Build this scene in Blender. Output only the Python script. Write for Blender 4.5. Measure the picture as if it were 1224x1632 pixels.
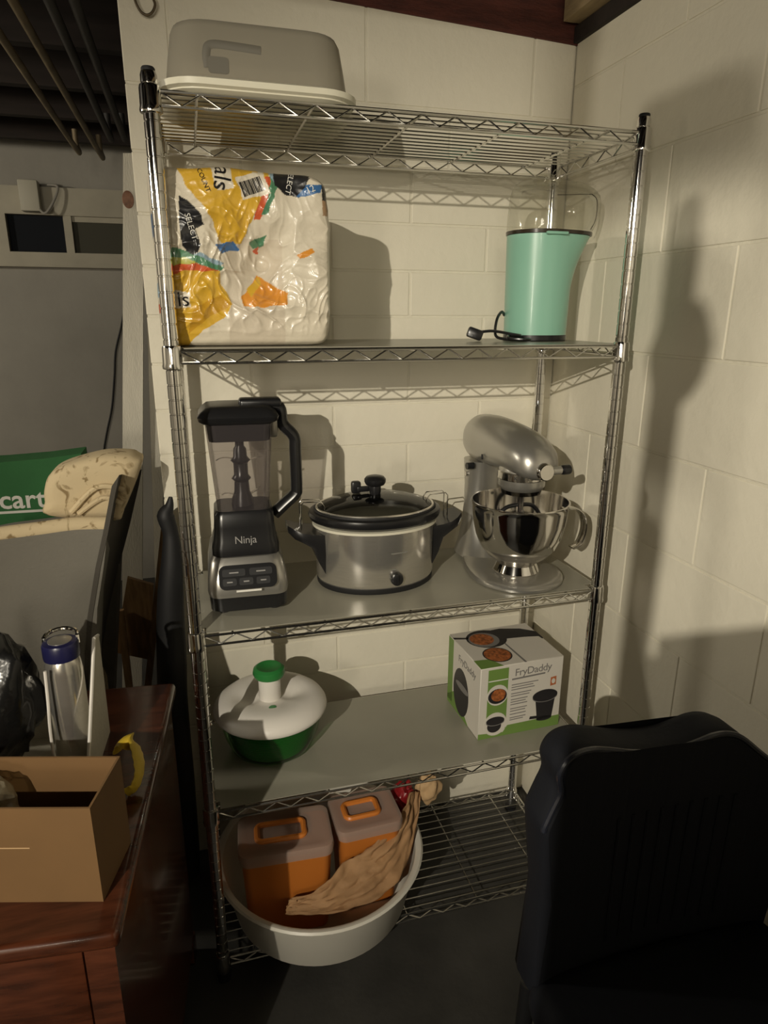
import bpy, bmesh, math, random
from mathutils import Vector, Matrix, noise
random.seed(7)
for o in list(bpy.data.objects): bpy.data.objects.remove(o)
S = bpy.context.scene
C = S.collection
PI = math.pi

# ------------------------------------------------------------------ camera
F_PX, PITCH, ROLL, YAW = 1064.88, 0.29, 0.0039, 0.2747
CAM = Vector((0.0322, -1.2314, 1.4774))
fw = Vector((math.sin(YAW)*math.cos(PITCH), math.cos(YAW)*math.cos(PITCH), -math.sin(PITCH)))
r0 = Vector((math.cos(YAW), -math.sin(YAW), 0)); u0 = r0.cross(fw)
rt = math.cos(ROLL)*r0 + math.sin(ROLL)*u0; up = -math.sin(ROLL)*r0 + math.cos(ROLL)*u0
cd = bpy.data.cameras.new('camera'); cam = bpy.data.objects.new('camera', cd); C.objects.link(cam)
cam.matrix_world = Matrix(((rt.x, up.x, -fw.x, CAM.x), (rt.y, up.y, -fw.y, CAM.y), (rt.z, up.z, -fw.z, CAM.z), (0, 0, 0, 1)))
cd.sensor_fit = 'HORIZONTAL'; cd.sensor_width = 36.0; cd.lens = 36.0*F_PX/1224.0; cd.clip_start = 0.02
S.camera = cam
def at(px, py, axis, val):                     # photo pixel -> point on a plane of the room
    d = fw + rt*((px-612)/F_PX) - up*((py-816)/F_PX)
    return CAM + d*((val-CAM[axis])/d[axis])

# ------------------------------------------------------------------ world, lamp, exposure
w = bpy.data.worlds.new('world'); S.world = w; w.use_nodes = True
w.node_tree.nodes['Background'].inputs[0].default_value = (0.9, 0.85, 0.75, 1)
w.node_tree.nodes['Background'].inputs[1].default_value = 0.02
def lamp(name, loc, e, r, col):
    l = bpy.data.lights.new(name, 'POINT'); l.energy = e; l.shadow_soft_size = r; l.color = col
    o = bpy.data.objects.new(name, l); o.location = loc; C.objects.link(o); return o
LP = Vector((-1.20, -2.40, 2.12))               # clamp work light near the ceiling, aimed at the shelving
sl = bpy.data.lights.new('work_light', 'SPOT'); sl.energy = 252; sl.shadow_soft_size = 0.012; sl.color = (1.0, 0.915, 0.75)
sl.spot_size = math.radians(51); sl.spot_blend = 1.0
slo = bpy.data.objects.new('work_light', sl); slo.location = LP; C.objects.link(slo)
slo.rotation_euler = (Vector((0.74, 0.15, 0.90))-LP).to_track_quat('-Z', 'Y').to_euler()
lamp('fill_light_high', (-0.5, -3.5, 2.05), 44, 0.20, (1.0, 0.91, 0.75))  # added fill behind the camera, lightens the cast shadows
lamp('fill_light_low', (-1.6, -3.2, 1.45), 58, 0.20, (1.0, 0.91, 0.75))  # added low fill, lifts the shade under the shelves
lamp('fill_light_far', (-2.3, 0.6, 2.05), 55, 0.08, (1.0, 0.915, 0.75))  # added fill that brightens the far wall
S.view_settings.view_transform = 'Standard'; S.view_settings.look = 'None'
S.view_settings.exposure = 0.0; S.view_settings.gamma = 1.0; S.view_settings.use_curve_mapping = False

# ------------------------------------------------------------------ materials
def lin(c):
    return tuple(((v/255)/12.92 if v/255 <= 0.04045 else ((v/255+0.055)/1.055)**2.4) for v in c)
def mat(name, col, rough=0.5, metal=0.0, var=0.0, vscale=8, bump=0.0, bscale=60, coat=0.0, spec=0.5, stretch=None, trans=0.0, sheen=0.0, alpha=None, attr=None, ior=1.5):
    m = bpy.data.materials.new(name); m.use_nodes = True
    nt = m.node_tree; b = nt.nodes['Principled BSDF']
    b.inputs['Base Color'].default_value = (*col, 1)
    b.inputs['Roughness'].default_value = rough; b.inputs['Metallic'].default_value = metal
    b.inputs['Coat Weight'].default_value = coat; b.inputs['Coat Roughness'].default_value = 0.08
    b.inputs['Specular IOR Level'].default_value = spec; b.inputs['Sheen Weight'].default_value = sheen
    b.inputs['Transmission Weight'].default_value = trans; b.inputs['IOR'].default_value = ior
    if alpha is not None: b.inputs['Alpha'].default_value = alpha
    geo = nt.nodes.new('ShaderNodeNewGeometry'); vec = geo.outputs['Position']
    if stretch:
        mp = nt.nodes.new('ShaderNodeMapping'); mp.inputs['Scale'].default_value = stretch
        nt.links.new(vec, mp.inputs['Vector']); vec = mp.outputs['Vector']
    if var > 0:
        n = nt.nodes.new('ShaderNodeTexNoise'); n.inputs['Scale'].default_value = vscale; n.inputs['Detail'].default_value = 5
        nt.links.new(vec, n.inputs['Vector'])
        r = nt.nodes.new('ShaderNodeValToRGB')
        r.color_ramp.elements[0].position = 0.3; r.color_ramp.elements[1].position = 0.7
        r.color_ramp.elements[0].color = (*[c*(1-var) for c in col], 1); r.color_ramp.elements[1].color = (*[min(1, c*(1+var)) for c in col], 1)
        nt.links.new(n.outputs['Fac'], r.inputs['Fac']); nt.links.new(r.outputs['Color'], b.inputs['Base Color'])
    if attr:
        a = nt.nodes.new('ShaderNodeVertexColor'); a.layer_name = attr
        nt.links.new(a.outputs['Color'], b.inputs['Base Color'])
    if bump > 0:
        n2 = nt.nodes.new('ShaderNodeTexNoise'); n2.inputs['Scale'].default_value = bscale; n2.inputs['Detail'].default_value = 4
        nt.links.new(vec, n2.inputs['Vector'])
        bp = nt.nodes.new('ShaderNodeBump'); bp.inputs['Strength'].default_value = bump; bp.inputs['Distance'].default_value = 0.004
        nt.links.new(n2.outputs['Fac'], bp.inputs['Height']); nt.links.new(bp.outputs['Normal'], b.inputs['Normal'])
    return m
def clear(name, tint, gloss=0.06, rough=0.03, haze=None, hz=0.0, bump=0.0, bscale=30, ior=1.45, cap=0.45):
    m = bpy.data.materials.new(name); m.use_nodes = True; nt = m.node_tree; nt.nodes.clear()
    out = nt.nodes.new('ShaderNodeOutputMaterial'); t = nt.nodes.new('ShaderNodeBsdfTransparent'); t.inputs[0].default_value = (*tint, 1)
    g = nt.nodes.new('ShaderNodeBsdfGlossy'); g.inputs['Roughness'].default_value = rough
    fr = nt.nodes.new('ShaderNodeFresnel'); fr.inputs[0].default_value = ior
    mx = nt.nodes.new('ShaderNodeMixShader'); mn = nt.nodes.new('ShaderNodeMath'); mn.operation = 'MINIMUM'; mn.inputs[1].default_value = cap; nt.links.new(fr.outputs[0], mn.inputs[0]); nt.links.new(mn.outputs[0], mx.inputs[0]); nt.links.new(t.outputs[0], mx.inputs[1]); nt.links.new(g.outputs[0], mx.inputs[2])
    last = mx
    if haze:
        d = nt.nodes.new('ShaderNodeBsdfDiffuse'); d.inputs[0].default_value = (*haze, 1)
        m2 = nt.nodes.new('ShaderNodeMixShader'); m2.inputs[0].default_value = hz
        nt.links.new(mx.outputs[0], m2.inputs[1]); nt.links.new(d.outputs[0], m2.inputs[2]); last = m2
    if bump > 0:
        n2 = nt.nodes.new('ShaderNodeTexNoise'); n2.inputs['Scale'].default_value = bscale
        geo = nt.nodes.new('ShaderNodeNewGeometry'); nt.links.new(geo.outputs['Position'], n2.inputs['Vector'])
        bp = nt.nodes.new('ShaderNodeBump'); bp.inputs['Strength'].default_value = bump; bp.inputs['Distance'].default_value = 0.01
        nt.links.new(n2.outputs['Fac'], bp.inputs['Height']); nt.links.new(bp.outputs['Normal'], g.inputs['Normal']); nt.links.new(bp.outputs['Normal'], fr.inputs['Normal'])
    nt.links.new(last.outputs[0], out.inputs[0]); return m
M = {}
M['wall'] = mat('painted_block', (0.78, 0.735, 0.61), 0.5, var=0.05, vscale=3, bump=0.35, bscale=45, spec=0.35)
M['mortar'] = mat('painted_mortar', (0.74, 0.70, 0.58), 0.55, var=0.06, vscale=6, bump=0.5, bscale=80)
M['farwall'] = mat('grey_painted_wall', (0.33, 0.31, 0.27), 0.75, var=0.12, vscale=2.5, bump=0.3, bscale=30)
M['roomwall'] = mat('plain_wall', (0.42, 0.39, 0.33), 0.8, var=0.1, vscale=2)
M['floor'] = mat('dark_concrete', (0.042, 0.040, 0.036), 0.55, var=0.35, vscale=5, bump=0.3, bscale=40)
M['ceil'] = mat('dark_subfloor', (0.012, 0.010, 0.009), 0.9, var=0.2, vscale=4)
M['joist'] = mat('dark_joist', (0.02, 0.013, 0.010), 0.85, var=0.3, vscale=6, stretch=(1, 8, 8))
M['redwood'] = mat('red_brown_sill', (0.085, 0.022, 0.014), 0.7, var=0.35, vscale=10, bump=0.4, stretch=(1.5, 8, 8))
M['palewood'] = mat('pale_lumber', (0.36, 0.27, 0.15), 0.7, var=0.2, vscale=10, stretch=(8, 1.5, 8))
M['chrome'] = mat('chrome', (0.78, 0.77, 0.75), 0.07, 1.0)
M['wire'] = mat('chrome_wire', (0.62, 0.61, 0.58), 0.22, 1.0)
M['liner'] = mat('grey_plastic_liner', (0.30, 0.285, 0.23), 0.28, var=0.06, vscale=6, spec=0.5)
M['blackplastic'] = mat('black_plastic', (0.012, 0.012, 0.013), 0.28)
M['blacksoft'] = mat('black_rubber', (0.010, 0.010, 0.011), 0.6)
M['steel'] = mat('brushed_steel', (0.72, 0.69, 0.63), 0.2, 0.85, var=0.06, vscale=30, stretch=(1, 1, 14))
M['polished'] = mat('polished_steel', (0.72, 0.70, 0.67), 0.09, 1.0)
M['silverpaint'] = mat('silver_paint', (0.42, 0.405, 0.37), 0.32, 0.75, coat=0.3)
M['whiteplastic'] = mat('white_plastic', (0.80, 0.76, 0.70), 0.38)
M['green'] = mat('green_plastic', (0.030, 0.22, 0.05), 0.35)
M['clear'] = clear('clear_plastic', (0.95, 0.95, 0.92), bump=0.2, ior=1.4, cap=0.28, haze=(0.5,0.47,0.4), hz=0.06)
M['clearjar'] = clear('clear_pitcher', (0.74, 0.72, 0.72), haze=(0.30, 0.26, 0.27), hz=0.10, cap=0.5)
M['glass'] = clear('dark_glass_lid', (0.36, 0.36, 0.35))
M['mint'] = mat('mint_enamel', (0.27, 0.53, 0.41), 0.33, coat=0.2)
M['smoke'] = mat('smoky_brown_plastic', (0.03, 0.022, 0.014), 0.2)
M['frost'] = clear('frosted_dome', (0.70, 0.68, 0.63), rough=0.25, haze=(0.40, 0.37, 0.30), hz=0.52)
M['ivory'] = mat('ivory_plastic', (0.72, 0.69, 0.56), 0.4)
M['greyplastic'] = mat('grey_plastic', (0.22, 0.215, 0.19), 0.5)
M['orange'] = mat('orange_plastic', (0.60, 0.19, 0.03), 0.4)
M['lidfrost'] = clear('frosted_lid', (0.80, 0.74, 0.68), rough=0.2, haze=(0.60, 0.46, 0.38), hz=0.45)
M['kraft'] = mat('brown_paper', (0.36, 0.205, 0.095), 0.8, var=0.15, vscale=15, bump=0.6, bscale=35)
M['tan'] = mat('tan_cloth', (0.50, 0.33, 0.17), 0.8)
M['red'] = mat('dark_red_plastic', (0.24, 0.012, 0.015), 0.35)
M['tub'] = mat('off_white_tub', (0.66, 0.63, 0.55), 0.38)
M['chairdark'] = mat('navy_black_fabric', (0.007, 0.008, 0.012), 0.75, spec=0.25, bump=0.4, bscale=40, stretch=(1, 1, 0.05))
M['piping'] = mat('navy_piping', (0.018, 0.02, 0.03), 0.25)
M['cherry'] = mat('cherry_wood', (0.066, 0.019, 0.008), 0.2, var=0.45, vscale=9, stretch=(1.2, 9, 9), coat=0.25)
M['card'] = mat('cardboard', (0.165, 0.088, 0.031), 0.75, var=0.06, vscale=12)
M['yellow'] = mat('yellow_rubber', (0.60, 0.42, 0.03), 0.5, bump=0.3)
M['bag_clear'] = clear('thin_plastic_bag', (0.80, 0.78, 0.70), rough=0.12, haze=(0.42, 0.36, 0.25), hz=0.35, bump=0.8)
M['bag_black'] = mat('black_bag_film', (0.008, 0.008, 0.008), 0.2, bump=0.9, bscale=18)
M['navy'] = mat('navy_plastic', (0.012, 0.012, 0.055), 0.3)
M['binwhite'] = mat('white_mesh_bin', (0.50, 0.47, 0.38), 0.6, bump=0.4, bscale=90)
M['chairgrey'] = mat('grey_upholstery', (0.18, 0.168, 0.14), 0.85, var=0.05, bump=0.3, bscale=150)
M['chairshade'] = mat('shaded_grey_upholstery', (0.07, 0.062, 0.05), 0.85, bump=0.3, bscale=150)  # darker copy of the grey upholstery, shade on the chair back painted in
M['tote'] = mat('green_tote_fabric', (0.022, 0.13, 0.035), 0.75, var=0.1, bump=0.2, bscale=200)
M['whiteprint'] = mat('white_print', (0.72, 0.70, 0.64), 0.6)
M['board'] = mat('white_painted_board', (0.86, 0.81, 0.68), 0.55, var=0.06, vscale=6, bump=0.3, stretch=(6, 6, 1))
M['knot'] = mat('wood_knot', (0.30, 0.15, 0.09), 0.6, var=0.3, vscale=60)
M['oak'] = mat('oak_wood', (0.26, 0.15, 0.06), 0.6, var=0.3, vscale=12, stretch=(8, 8, 1.2))
M['rust'] = mat('rusty_metal', (0.12, 0.09, 0.055), 0.6, 0.6, var=0.3, vscale=60)
M['pipe'] = mat('dull_copper_pipe', (0.22, 0.17, 0.10), 0.55, 0.3, var=0.3, vscale=9)
M['darkpipe'] = mat('dark_iron_pipe', (0.05, 0.047, 0.045), 0.6, 0.3, var=0.2)
M['pane'] = mat('night_glass', (0.010, 0.012, 0.016), 0.6, spec=0.1)
M['paneb'] = mat('dusty_glass', (0.075, 0.072, 0.055), 0.6, spec=0.1)
M['frame'] = mat('window_frame', (0.42, 0.385, 0.30), 0.6, var=0.1)
M['jbox'] = mat('junction_box_paint', (0.50, 0.47, 0.38), 0.6)
M['boxwhite'] = mat('printed_white_card', (0.66, 0.62, 0.55), 0.5)
M['boxgreen'] = mat('printed_green', (0.16, 0.27, 0.06), 0.5)
M['boxblack'] = mat('printed_black', (0.022, 0.020, 0.022), 0.4)
M['boxgrey'] = mat('printed_grey', (0.20, 0.19, 0.18), 0.5)
M['boxfood'] = mat('printed_fried_food', (0.34, 0.105, 0.03), 0.5, var=0.6, vscale=130)
M['boxred'] = mat('printed_orange', (0.45, 0.14, 0.05), 0.5)
M['silverprint'] = mat('silver_print', (0.30, 0.29, 0.28), 0.5)

# ------------------------------------------------------------------ mesh helpers
class MB:
    def __init__(s): s.v = []; s.f = []
    def add(s, v, f):
        n = len(s.v); s.v += [tuple(p) for p in v]; s.f += [tuple(i+n for i in q) for q in f]; return s
    def xf(s, m):
        s.v = [tuple(m @ Vector(p)) for p in s.v]; return s
    def build(s, name, m, parent=None, smooth=True, loc=None, angle=40):
        me = bpy.data.meshes.new(name); me.from_pydata(s.v, [], s.f); me.validate(); me.update()
        bm = bmesh.new(); bm.from_mesh(me); bmesh.ops.recalc_face_normals(bm, faces=bm.faces); bm.to_mesh(me); bm.free()
        if smooth:
            me.polygons.foreach_set('use_smooth', [True]*len(me.polygons))
            try: me.set_sharp_from_angle(angle=math.radians(angle))
            except Exception: pass
        me.materials.append(M[m] if isinstance(m, str) else m)
        o = bpy.data.objects.new(name, me); C.objects.link(o)
        if parent: o.parent = parent
        if loc: o.location = loc
        return o
def box(mb, x0, x1, y0, y1, z0, z1):
    return mb.add([(x0,y0,z0),(x1,y0,z0),(x1,y1,z0),(x0,y1,z0),(x0,y0,z1),(x1,y0,z1),(x1,y1,z1),(x0,y1,z1)],
                  [(0,3,2,1),(4,5,6,7),(0,1,5,4),(1,2,6,5),(2,3,7,6),(3,0,4,7)])
def rbox(mb, c, s, r, seg=2):
    bm = bmesh.new(); bmesh.ops.create_cube(bm, size=1)
    for v in bm.verts: v.co = Vector((v.co.x*s[0]+c[0], v.co.y*s[1]+c[1], v.co.z*s[2]+c[2]))
    bmesh.ops.bevel(bm, geom=list(bm.edges), offset=r, segments=seg, profile=0.5, affect='EDGES')
    bm.verts.index_update(); mb.add([v.co[:] for v in bm.verts], [[v.index for v in f.verts] for f in bm.faces]); bm.free(); return mb
def loft(mb, rings, cap0=True, cap1=True, closed=True):
    n = len(rings[0]); v = [p for r in rings for p in r]; f = []
    for i in range(len(rings)-1):
        for j in range(n if closed else n-1):
            k = (j+1) % n; f.append((i*n+j, i*n+k, (i+1)*n+k, (i+1)*n+j))
    if closed and cap0: f.append(tuple(range(n-1, -1, -1)))
    if closed and cap1: f.append(tuple((len(rings)-1)*n+j for j in range(n)))
    return mb.add(v, f)
def ring(r, z, n=32, cx=0, cy=0, sx=1, sy=1):
    return [(cx+r*sx*math.cos(2*PI*i/n), cy+r*sy*math.sin(2*PI*i/n), z) for i in range(n)]
def lathe(mb, prof, n=32, cx=0, cy=0, sx=1, sy=1, cap0=True, cap1=True):
    return loft(mb, [ring(r, z, n, cx, cy, sx, sy) for r, z in prof], cap0, cap1)
def rring(hx, hy, r, z, cx=0, cy=0, k=6):
    out = []
    for (sx, sy, a0) in ((1,1,0), (-1,1,PI/2), (-1,-1,PI), (1,-1,1.5*PI)):
        for i in range(k+1):
            a = a0 + (PI/2)*i/k
            out.append((cx+sx*(hx-r)+r*math.cos(a), cy+sy*(hy-r)+r*math.sin(a), z))
    return out
def tube(mb, pts, r, n=8, closed=False, cap=True):
    P = [Vector(p) for p in pts]; rings = []; m = len(P)
    nrm = None
    for i, p in enumerate(P):
        a = P[(i-1) % m] if (closed or i > 0) else P[i]; b = P[(i+1) % m] if (closed or i < m-1) else P[i]
        t = (b-a).normalized()
        if nrm is None:
            nrm = t.orthogonal().normalized()
        else:
            nrm = (nrm - t*nrm.dot(t)); nrm = nrm.normalized() if nrm.length > 1e-6 else t.orthogonal().normalized()
        bn = t.cross(nrm); rr = r[i] if isinstance(r, (list, tuple)) else r
        rings.append([tuple(p + (nrm*math.cos(2*PI*j/n) + bn*math.sin(2*PI*j/n))*rr) for j in range(n)])
    if closed:
        v = [q for g in rings for q in g]; f = []
        for i in range(m):
            for j in range(n): f.append((i*n+j, i*n+(j+1) % n, ((i+1) % m)*n+(j+1) % n, ((i+1) % m)*n+j))
        return mb.add(v, f)
    return loft(mb, rings, cap, cap)
def wire(mb, a, b, r, n=6): return tube(mb, [a, b], r, n)
def prism(mb, poly, o, u, v, w, t):             # polygon in the (u, v) plane, pushed along w by t
    o, u, v, w = Vector(o), Vector(u), Vector(v), Vector(w)
    a = [o+u*p[0]+v*p[1] for p in poly]; b = [q+w*t for q in a]; n = len(poly)
    return mb.add(a+b, [tuple(range(n-1, -1, -1)), tuple(range(n, 2*n))] + [(i, (i+1) % n, n+(i+1) % n, n+i) for i in range(n)])
def spline(pts, k=6, closed=False):
    P = [Vector(p) for p in pts]; out = []; m = len(P)
    rng = range(m if closed else m-1)
    for i in rng:
        g = (lambda q: P[q % m]) if closed else (lambda q: P[max(0, min(m-1, q))])
        p0, p1, p2, p3 = g(i-1), g(i), g(i+1), g(i+2)
        for j in range(k):
            t = j/k
            out.append(0.5*((2*p1)+(p2-p0)*t+(2*p0-5*p1+4*p2-p3)*t*t+(3*p1-p0-3*p2+p3)*t**3))
    if not closed: out.append(P[-1])
    return out
def empty(name, loc=(0,0,0), rz=0):
    o = bpy.data.objects.new(name, None); o.empty_display_size = 0.05; o.location = loc; o.rotation_euler = (0,0,rz); C.objects.link(o); return o
def tag(o, label, cat, group=None):
    o['label'] = label; o['category'] = cat
    if group: o['group'] = group
    return o
def struct(o, label=None):
    o['kind'] = 'structure'
    if label: o['label'] = label
    return o
def text(name, s, size, m, parent, mtx, depth=0.0006, bold=0.0, spacing=1.0):
    c = bpy.data.curves.new(name, 'FONT'); c.body = s; c.size = size; c.extrude = depth; c.offset = bold; c.align_x = 'CENTER'; c.align_y = 'CENTER'; c.space_character = spacing; c.resolution_u = 3
    t = bpy.data.objects.new(name+'_c', c); C.objects.link(t)
    bpy.context.view_layer.update()
    me = bpy.data.meshes.new_from_object(t.evaluated_get(bpy.context.evaluated_depsgraph_get()))
    bpy.data.objects.remove(t); bpy.data.curves.remove(c)
    me.transform(mtx); me.materials.clear(); me.materials.append(M[m]); me.name = name
    o = bpy.data.objects.new(name, me); C.objects.link(o); o.parent = parent; return o
def frame(o, u, v):                              # text basis: x along u, y along v, normal u x v
    u = Vector(u).normalized(); v = Vector(v).normalized(); w = u.cross(v)
    return Matrix(((u.x, v.x, w.x, o[0]), (u.y, v.y, w.y, o[1]), (u.z, v.z, w.z, o[2]), (0,0,0,1)))
def nz(x, y, z, s=1.0): return noise.noise(Vector((x*s, y*s, z*s)))

def rpoly0(hx, hy): return [(p[0], p[1]) for p in rring(hx, hy, min(hx, hy)*0.4, 0, k=4)]
def blob(sx, sy, sz, seed, a1=0.25, a2=0.10, sub=4):
    mb = MB(); bm = bmesh.new(); bmesh.ops.create_icosphere(bm, subdivisions=sub, radius=1)
    for v in bm.verts:
        p = v.co.copy(); n_ = 1+a1*nz(p.x*1.7+seed, p.y*1.7, p.z*1.7)+a2*abs(nz(p.x*5+seed, p.y*5, p.z*5))
        v.co = Vector((p.x*sx, p.y*sy, p.z*sz))*n_
    mz = min(v.co.z for v in bm.verts)
    for v in bm.verts: v.co.z -= mz
    bm.verts.index_update(); mb.add([v.co[:] for v in bm.verts], [[v.index for v in f.verts] for f in bm.faces]); bm.free(); return mb

# ------------------------------------------------------------------ the room
YB, XR = 0.405, 0.962                            # back wall face, right wall face
XE = -0.060                                      # free left end of the back wall
REC = 0.0022
bk_cache = {}
def block(parent, sx, sz, o, face):
    key = (round(sx, 4), round(sz, 4), face)
    if key not in bk_cache:
        mb = MB(); t = 0.03; rbox(mb, (0, 0, 0), (sx, t, sz), 0.0018, 2)
        if face == 'R': mb.xf(Matrix.Rotation(-PI/2, 4, 'Z'))
        ob = mb.build('block', 'wall', parent, smooth=False); bk_cache[key] = ob.data
    else:
        ob = bpy.data.objects.new('block', bk_cache[key]); C.objects.link(ob); ob.parent = parent
    ob.location = o; return ob
wb = struct(box(MB(), XE+0.004, XR, YB+REC, YB+0.19, 0, 2.13).build('wall_back', 'mortar', smooth=False), 'cream painted concrete block wall behind the shelving')
G = 0.005
zs = [0.0]
zk = [1.046+0.1055*k for k in range(-9, 7)]
zs = [0.0] + zk + [1.80, 1.925, 2.128]
for i in range(len(zs)-1):
    z0, z1 = zs[i], zs[i+1]
    if z1 > 2.0: xs = [XE, 0.035, 0.449, 0.854, XR]
    elif z1 > 1.9: xs = [XE, 0.25, 0.65, XR]
    else:
        k = round((z0-1.046)/0.1055) if z0 > 0 else -10
        xs = [XE, 0.166, 0.557, 0.946, XR] if k % 2 == 0 else [XE, 0.362, 0.754, XR]
        if k % 2 == 0: xs = [XE, 0.166, 0.557, XR]
    for j in range(len(xs)-1):
        a, b = xs[j], xs[j+1]
        block(wb, b-a-G, z1-z0-G, ((a+b)/2, YB+0.015, (z0+z1)/2), 'B')
wr = struct(box(MB(), XR+REC, XR+0.19, -4.2, YB+0.19, 0, 2.13).build('wall_right', 'mortar', smooth=False), 'cream painted concrete block wall beside the shelving')
for i in range(11):
    z0, z1 = (i*0.2-0.005, i*0.2+0.195) if i else (0.0, 0.195)
    if i == 10: z1 = 2.128
    off = -0.2 if i % 2 == 1 else 0.01
    ys = [YB] + [y for y in [off+0.4*k for k in range(3, -8, -1)] if y < YB-0.05 and y > -1.7]
    for j in range(len(ys)-1):
        b, a = ys[j], ys[j+1]
        block(wr, b-a-G, z1-z0-G, (XR+0.015, (a+b)/2, (z0+z1)/2), 'R')
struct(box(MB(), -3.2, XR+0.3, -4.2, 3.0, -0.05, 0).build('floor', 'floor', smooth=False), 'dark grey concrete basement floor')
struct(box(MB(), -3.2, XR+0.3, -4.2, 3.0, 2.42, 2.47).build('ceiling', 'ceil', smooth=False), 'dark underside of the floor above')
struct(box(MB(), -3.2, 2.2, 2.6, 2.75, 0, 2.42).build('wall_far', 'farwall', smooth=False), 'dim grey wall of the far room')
struct(box(MB(), -3.2, -3.05, -4.2, 2.6, 0, 2.42).build('wall_left', 'roomwall', smooth=False))
struct(box(MB(), -3.05, XR, -4.2, -4.05, 0, 2.42).build('wall_front', 'roomwall', smooth=False))
# red-brown sill on the block wall, pale plate on the right wall
mb = MB(); mb.add([(XE,YB-0.004,2.132),(XR,YB-0.004,2.082),(XR,YB+0.16,2.082),(XE,YB+0.16,2.132),(XE,YB-0.004,2.26),(XR,YB-0.004,2.26),(XR,YB+0.16,2.26),(XE,YB+0.16,2.26)],
    [(0,3,2,1),(4,5,6,7),(0,1,5,4),(1,2,6,5),(2,3,7,6),(3,0,4,7)])
struct(mb.build('trim_1', 'redwood', smooth=False), 'dark red-brown timber sill along the top of the block wall')
mb = MB(); box(mb, XR-0.012, XR+0.19, -4.0, YB-0.005, 2.085, 2.118)
struct(mb.build('trim_2', 'joist', smooth=False), 'dark timber plate along the top of the right wall')
mb = MB(); box(mb, XR-0.050, XR+0.10, -4.0, YB-0.02, 2.12, 2.24)
struct(mb.build('trim_3', 'palewood', smooth=False), 'pale joist lying on the right wall')
for k, y in enumerate([-3.6, -3.2, -2.8, -2.0, -1.6, -1.2, -0.8, -0.4, 0.0, 0.75, 1.15, 1.55, 1.95, 2.35]):
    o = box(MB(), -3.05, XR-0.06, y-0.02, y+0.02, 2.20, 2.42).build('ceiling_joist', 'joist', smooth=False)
    o['kind'] = 'structure'; o['label'] = 'dark timber ceiling joist'
# window in the far wall
yw = 2.6
wi = struct(empty('window_1', (-0.5, yw, 1.7)), 'narrow basement window with two dark panes')
def wq(px, py): p = at(px, py, 1, yw); return p.x+0.5, p.z-1.7
x0, zb = wq(0, 425); x1, zt = wq(200, 317); x0 -= 0.1; x1 += 0.06
xa, za = wq(20, 402); xb, _ = wq(109, 402); xc, _ = wq(122, 405); xd = x1-0.05; _, zc = wq(60, 344)
mb = MB(); box(mb, x0, x1, -0.05, 0.0, zb, za); box(mb, x0, x1, -0.05, 0.0, zc, zt+0.03); box(mb, x0, xa, -0.05, 0, za, zc); box(mb, xb, xc, -0.045, 0, za, zc); box(mb, xd, x1, -0.05, 0, za, zc)
mb.build('frame', 'frame', wi, smooth=False)
box(MB(), xa, xb, -0.012, -0.006, za, zc).build('pane', 'pane', wi, smooth=False)
box(MB(), xc, xd, -0.020, -0.014, za, zc).build('pane', 'paneb', wi, smooth=False)
mb = MB(); box(mb, xc, xd, -0.03, -0.021, zc-0.025, zc); mb.build('sash_rail', 'frame', wi, smooth=False)

# unseen cabinet shape, added to throw the low shadow on the right wall
cbn = tag(empty('cabinet_blocker', (0.041, -1.783, 0)), 'unseen grey cabinet shape added behind the camera to shade the low right wall', 'light blocker')
box(MB(), -0.32, 0.32, -0.28, 0.35, 0.0, 1.56).build('body', 'greyplastic', cbn, smooth=False)
for x0c, x1c in ((-0.315, -0.003), (0.003, 0.315)):
    dr_ = box(MB(), x0c, x1c, 0.35, 0.368, 0.04, 1.53).build('door', 'greyplastic', cbn, smooth=False)
    xh = x1c-0.03 if x1c < 0.1 else x0c+0.03
    tube(MB(), [(xh, 0.376, 0.80), (xh, 0.376, 0.92)], 0.006, 8).build('handle', 'blackplastic', dr_)

ad = tag(empty('duct_blocker', (-0.85, -2.46, 2.063)), 'unseen duct shape added under the joists to shade the top of the right wall', 'duct')  # unseen block, added to darken the top of the right wall
box(MB(), -0.05, 0.05, -0.46, 0.46, 0.0, 0.136).build('blocker_body', 'rust', ad, smooth=False)
box(MB(), -0.056, 0.056, -0.02, 0.02, -0.003, 0.0).build('blocker_strap', 'rust', ad, smooth=False)
cs_ = tag(empty('pole_blocker', (-0.305, -1.43, 0)), 'unseen knobbed pole added behind the camera to cast a narrow shadow on the right wall', 'coat stand')  # unseen pole and knob, added for the shadow strip on the right wall
lathe(MB(), [(0.021,0.0),(0.021,0.02),(0.018,0.035),(0.014,0.06)], 24).build('base', 'oak', cs_)
lathe(MB(), [(0.014,0.05),(0.014,1.90),(0.010,1.935),(0.004,1.94)], 16).build('pole', 'oak', cs_)
lathe(MB(), [(0.013,1.785),(0.022,1.80),(0.027,1.825),(0.020,1.85),(0.013,1.862)], 20, 0.0, -0.010).build('blocker_knob', 'oak', cs_)

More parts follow.
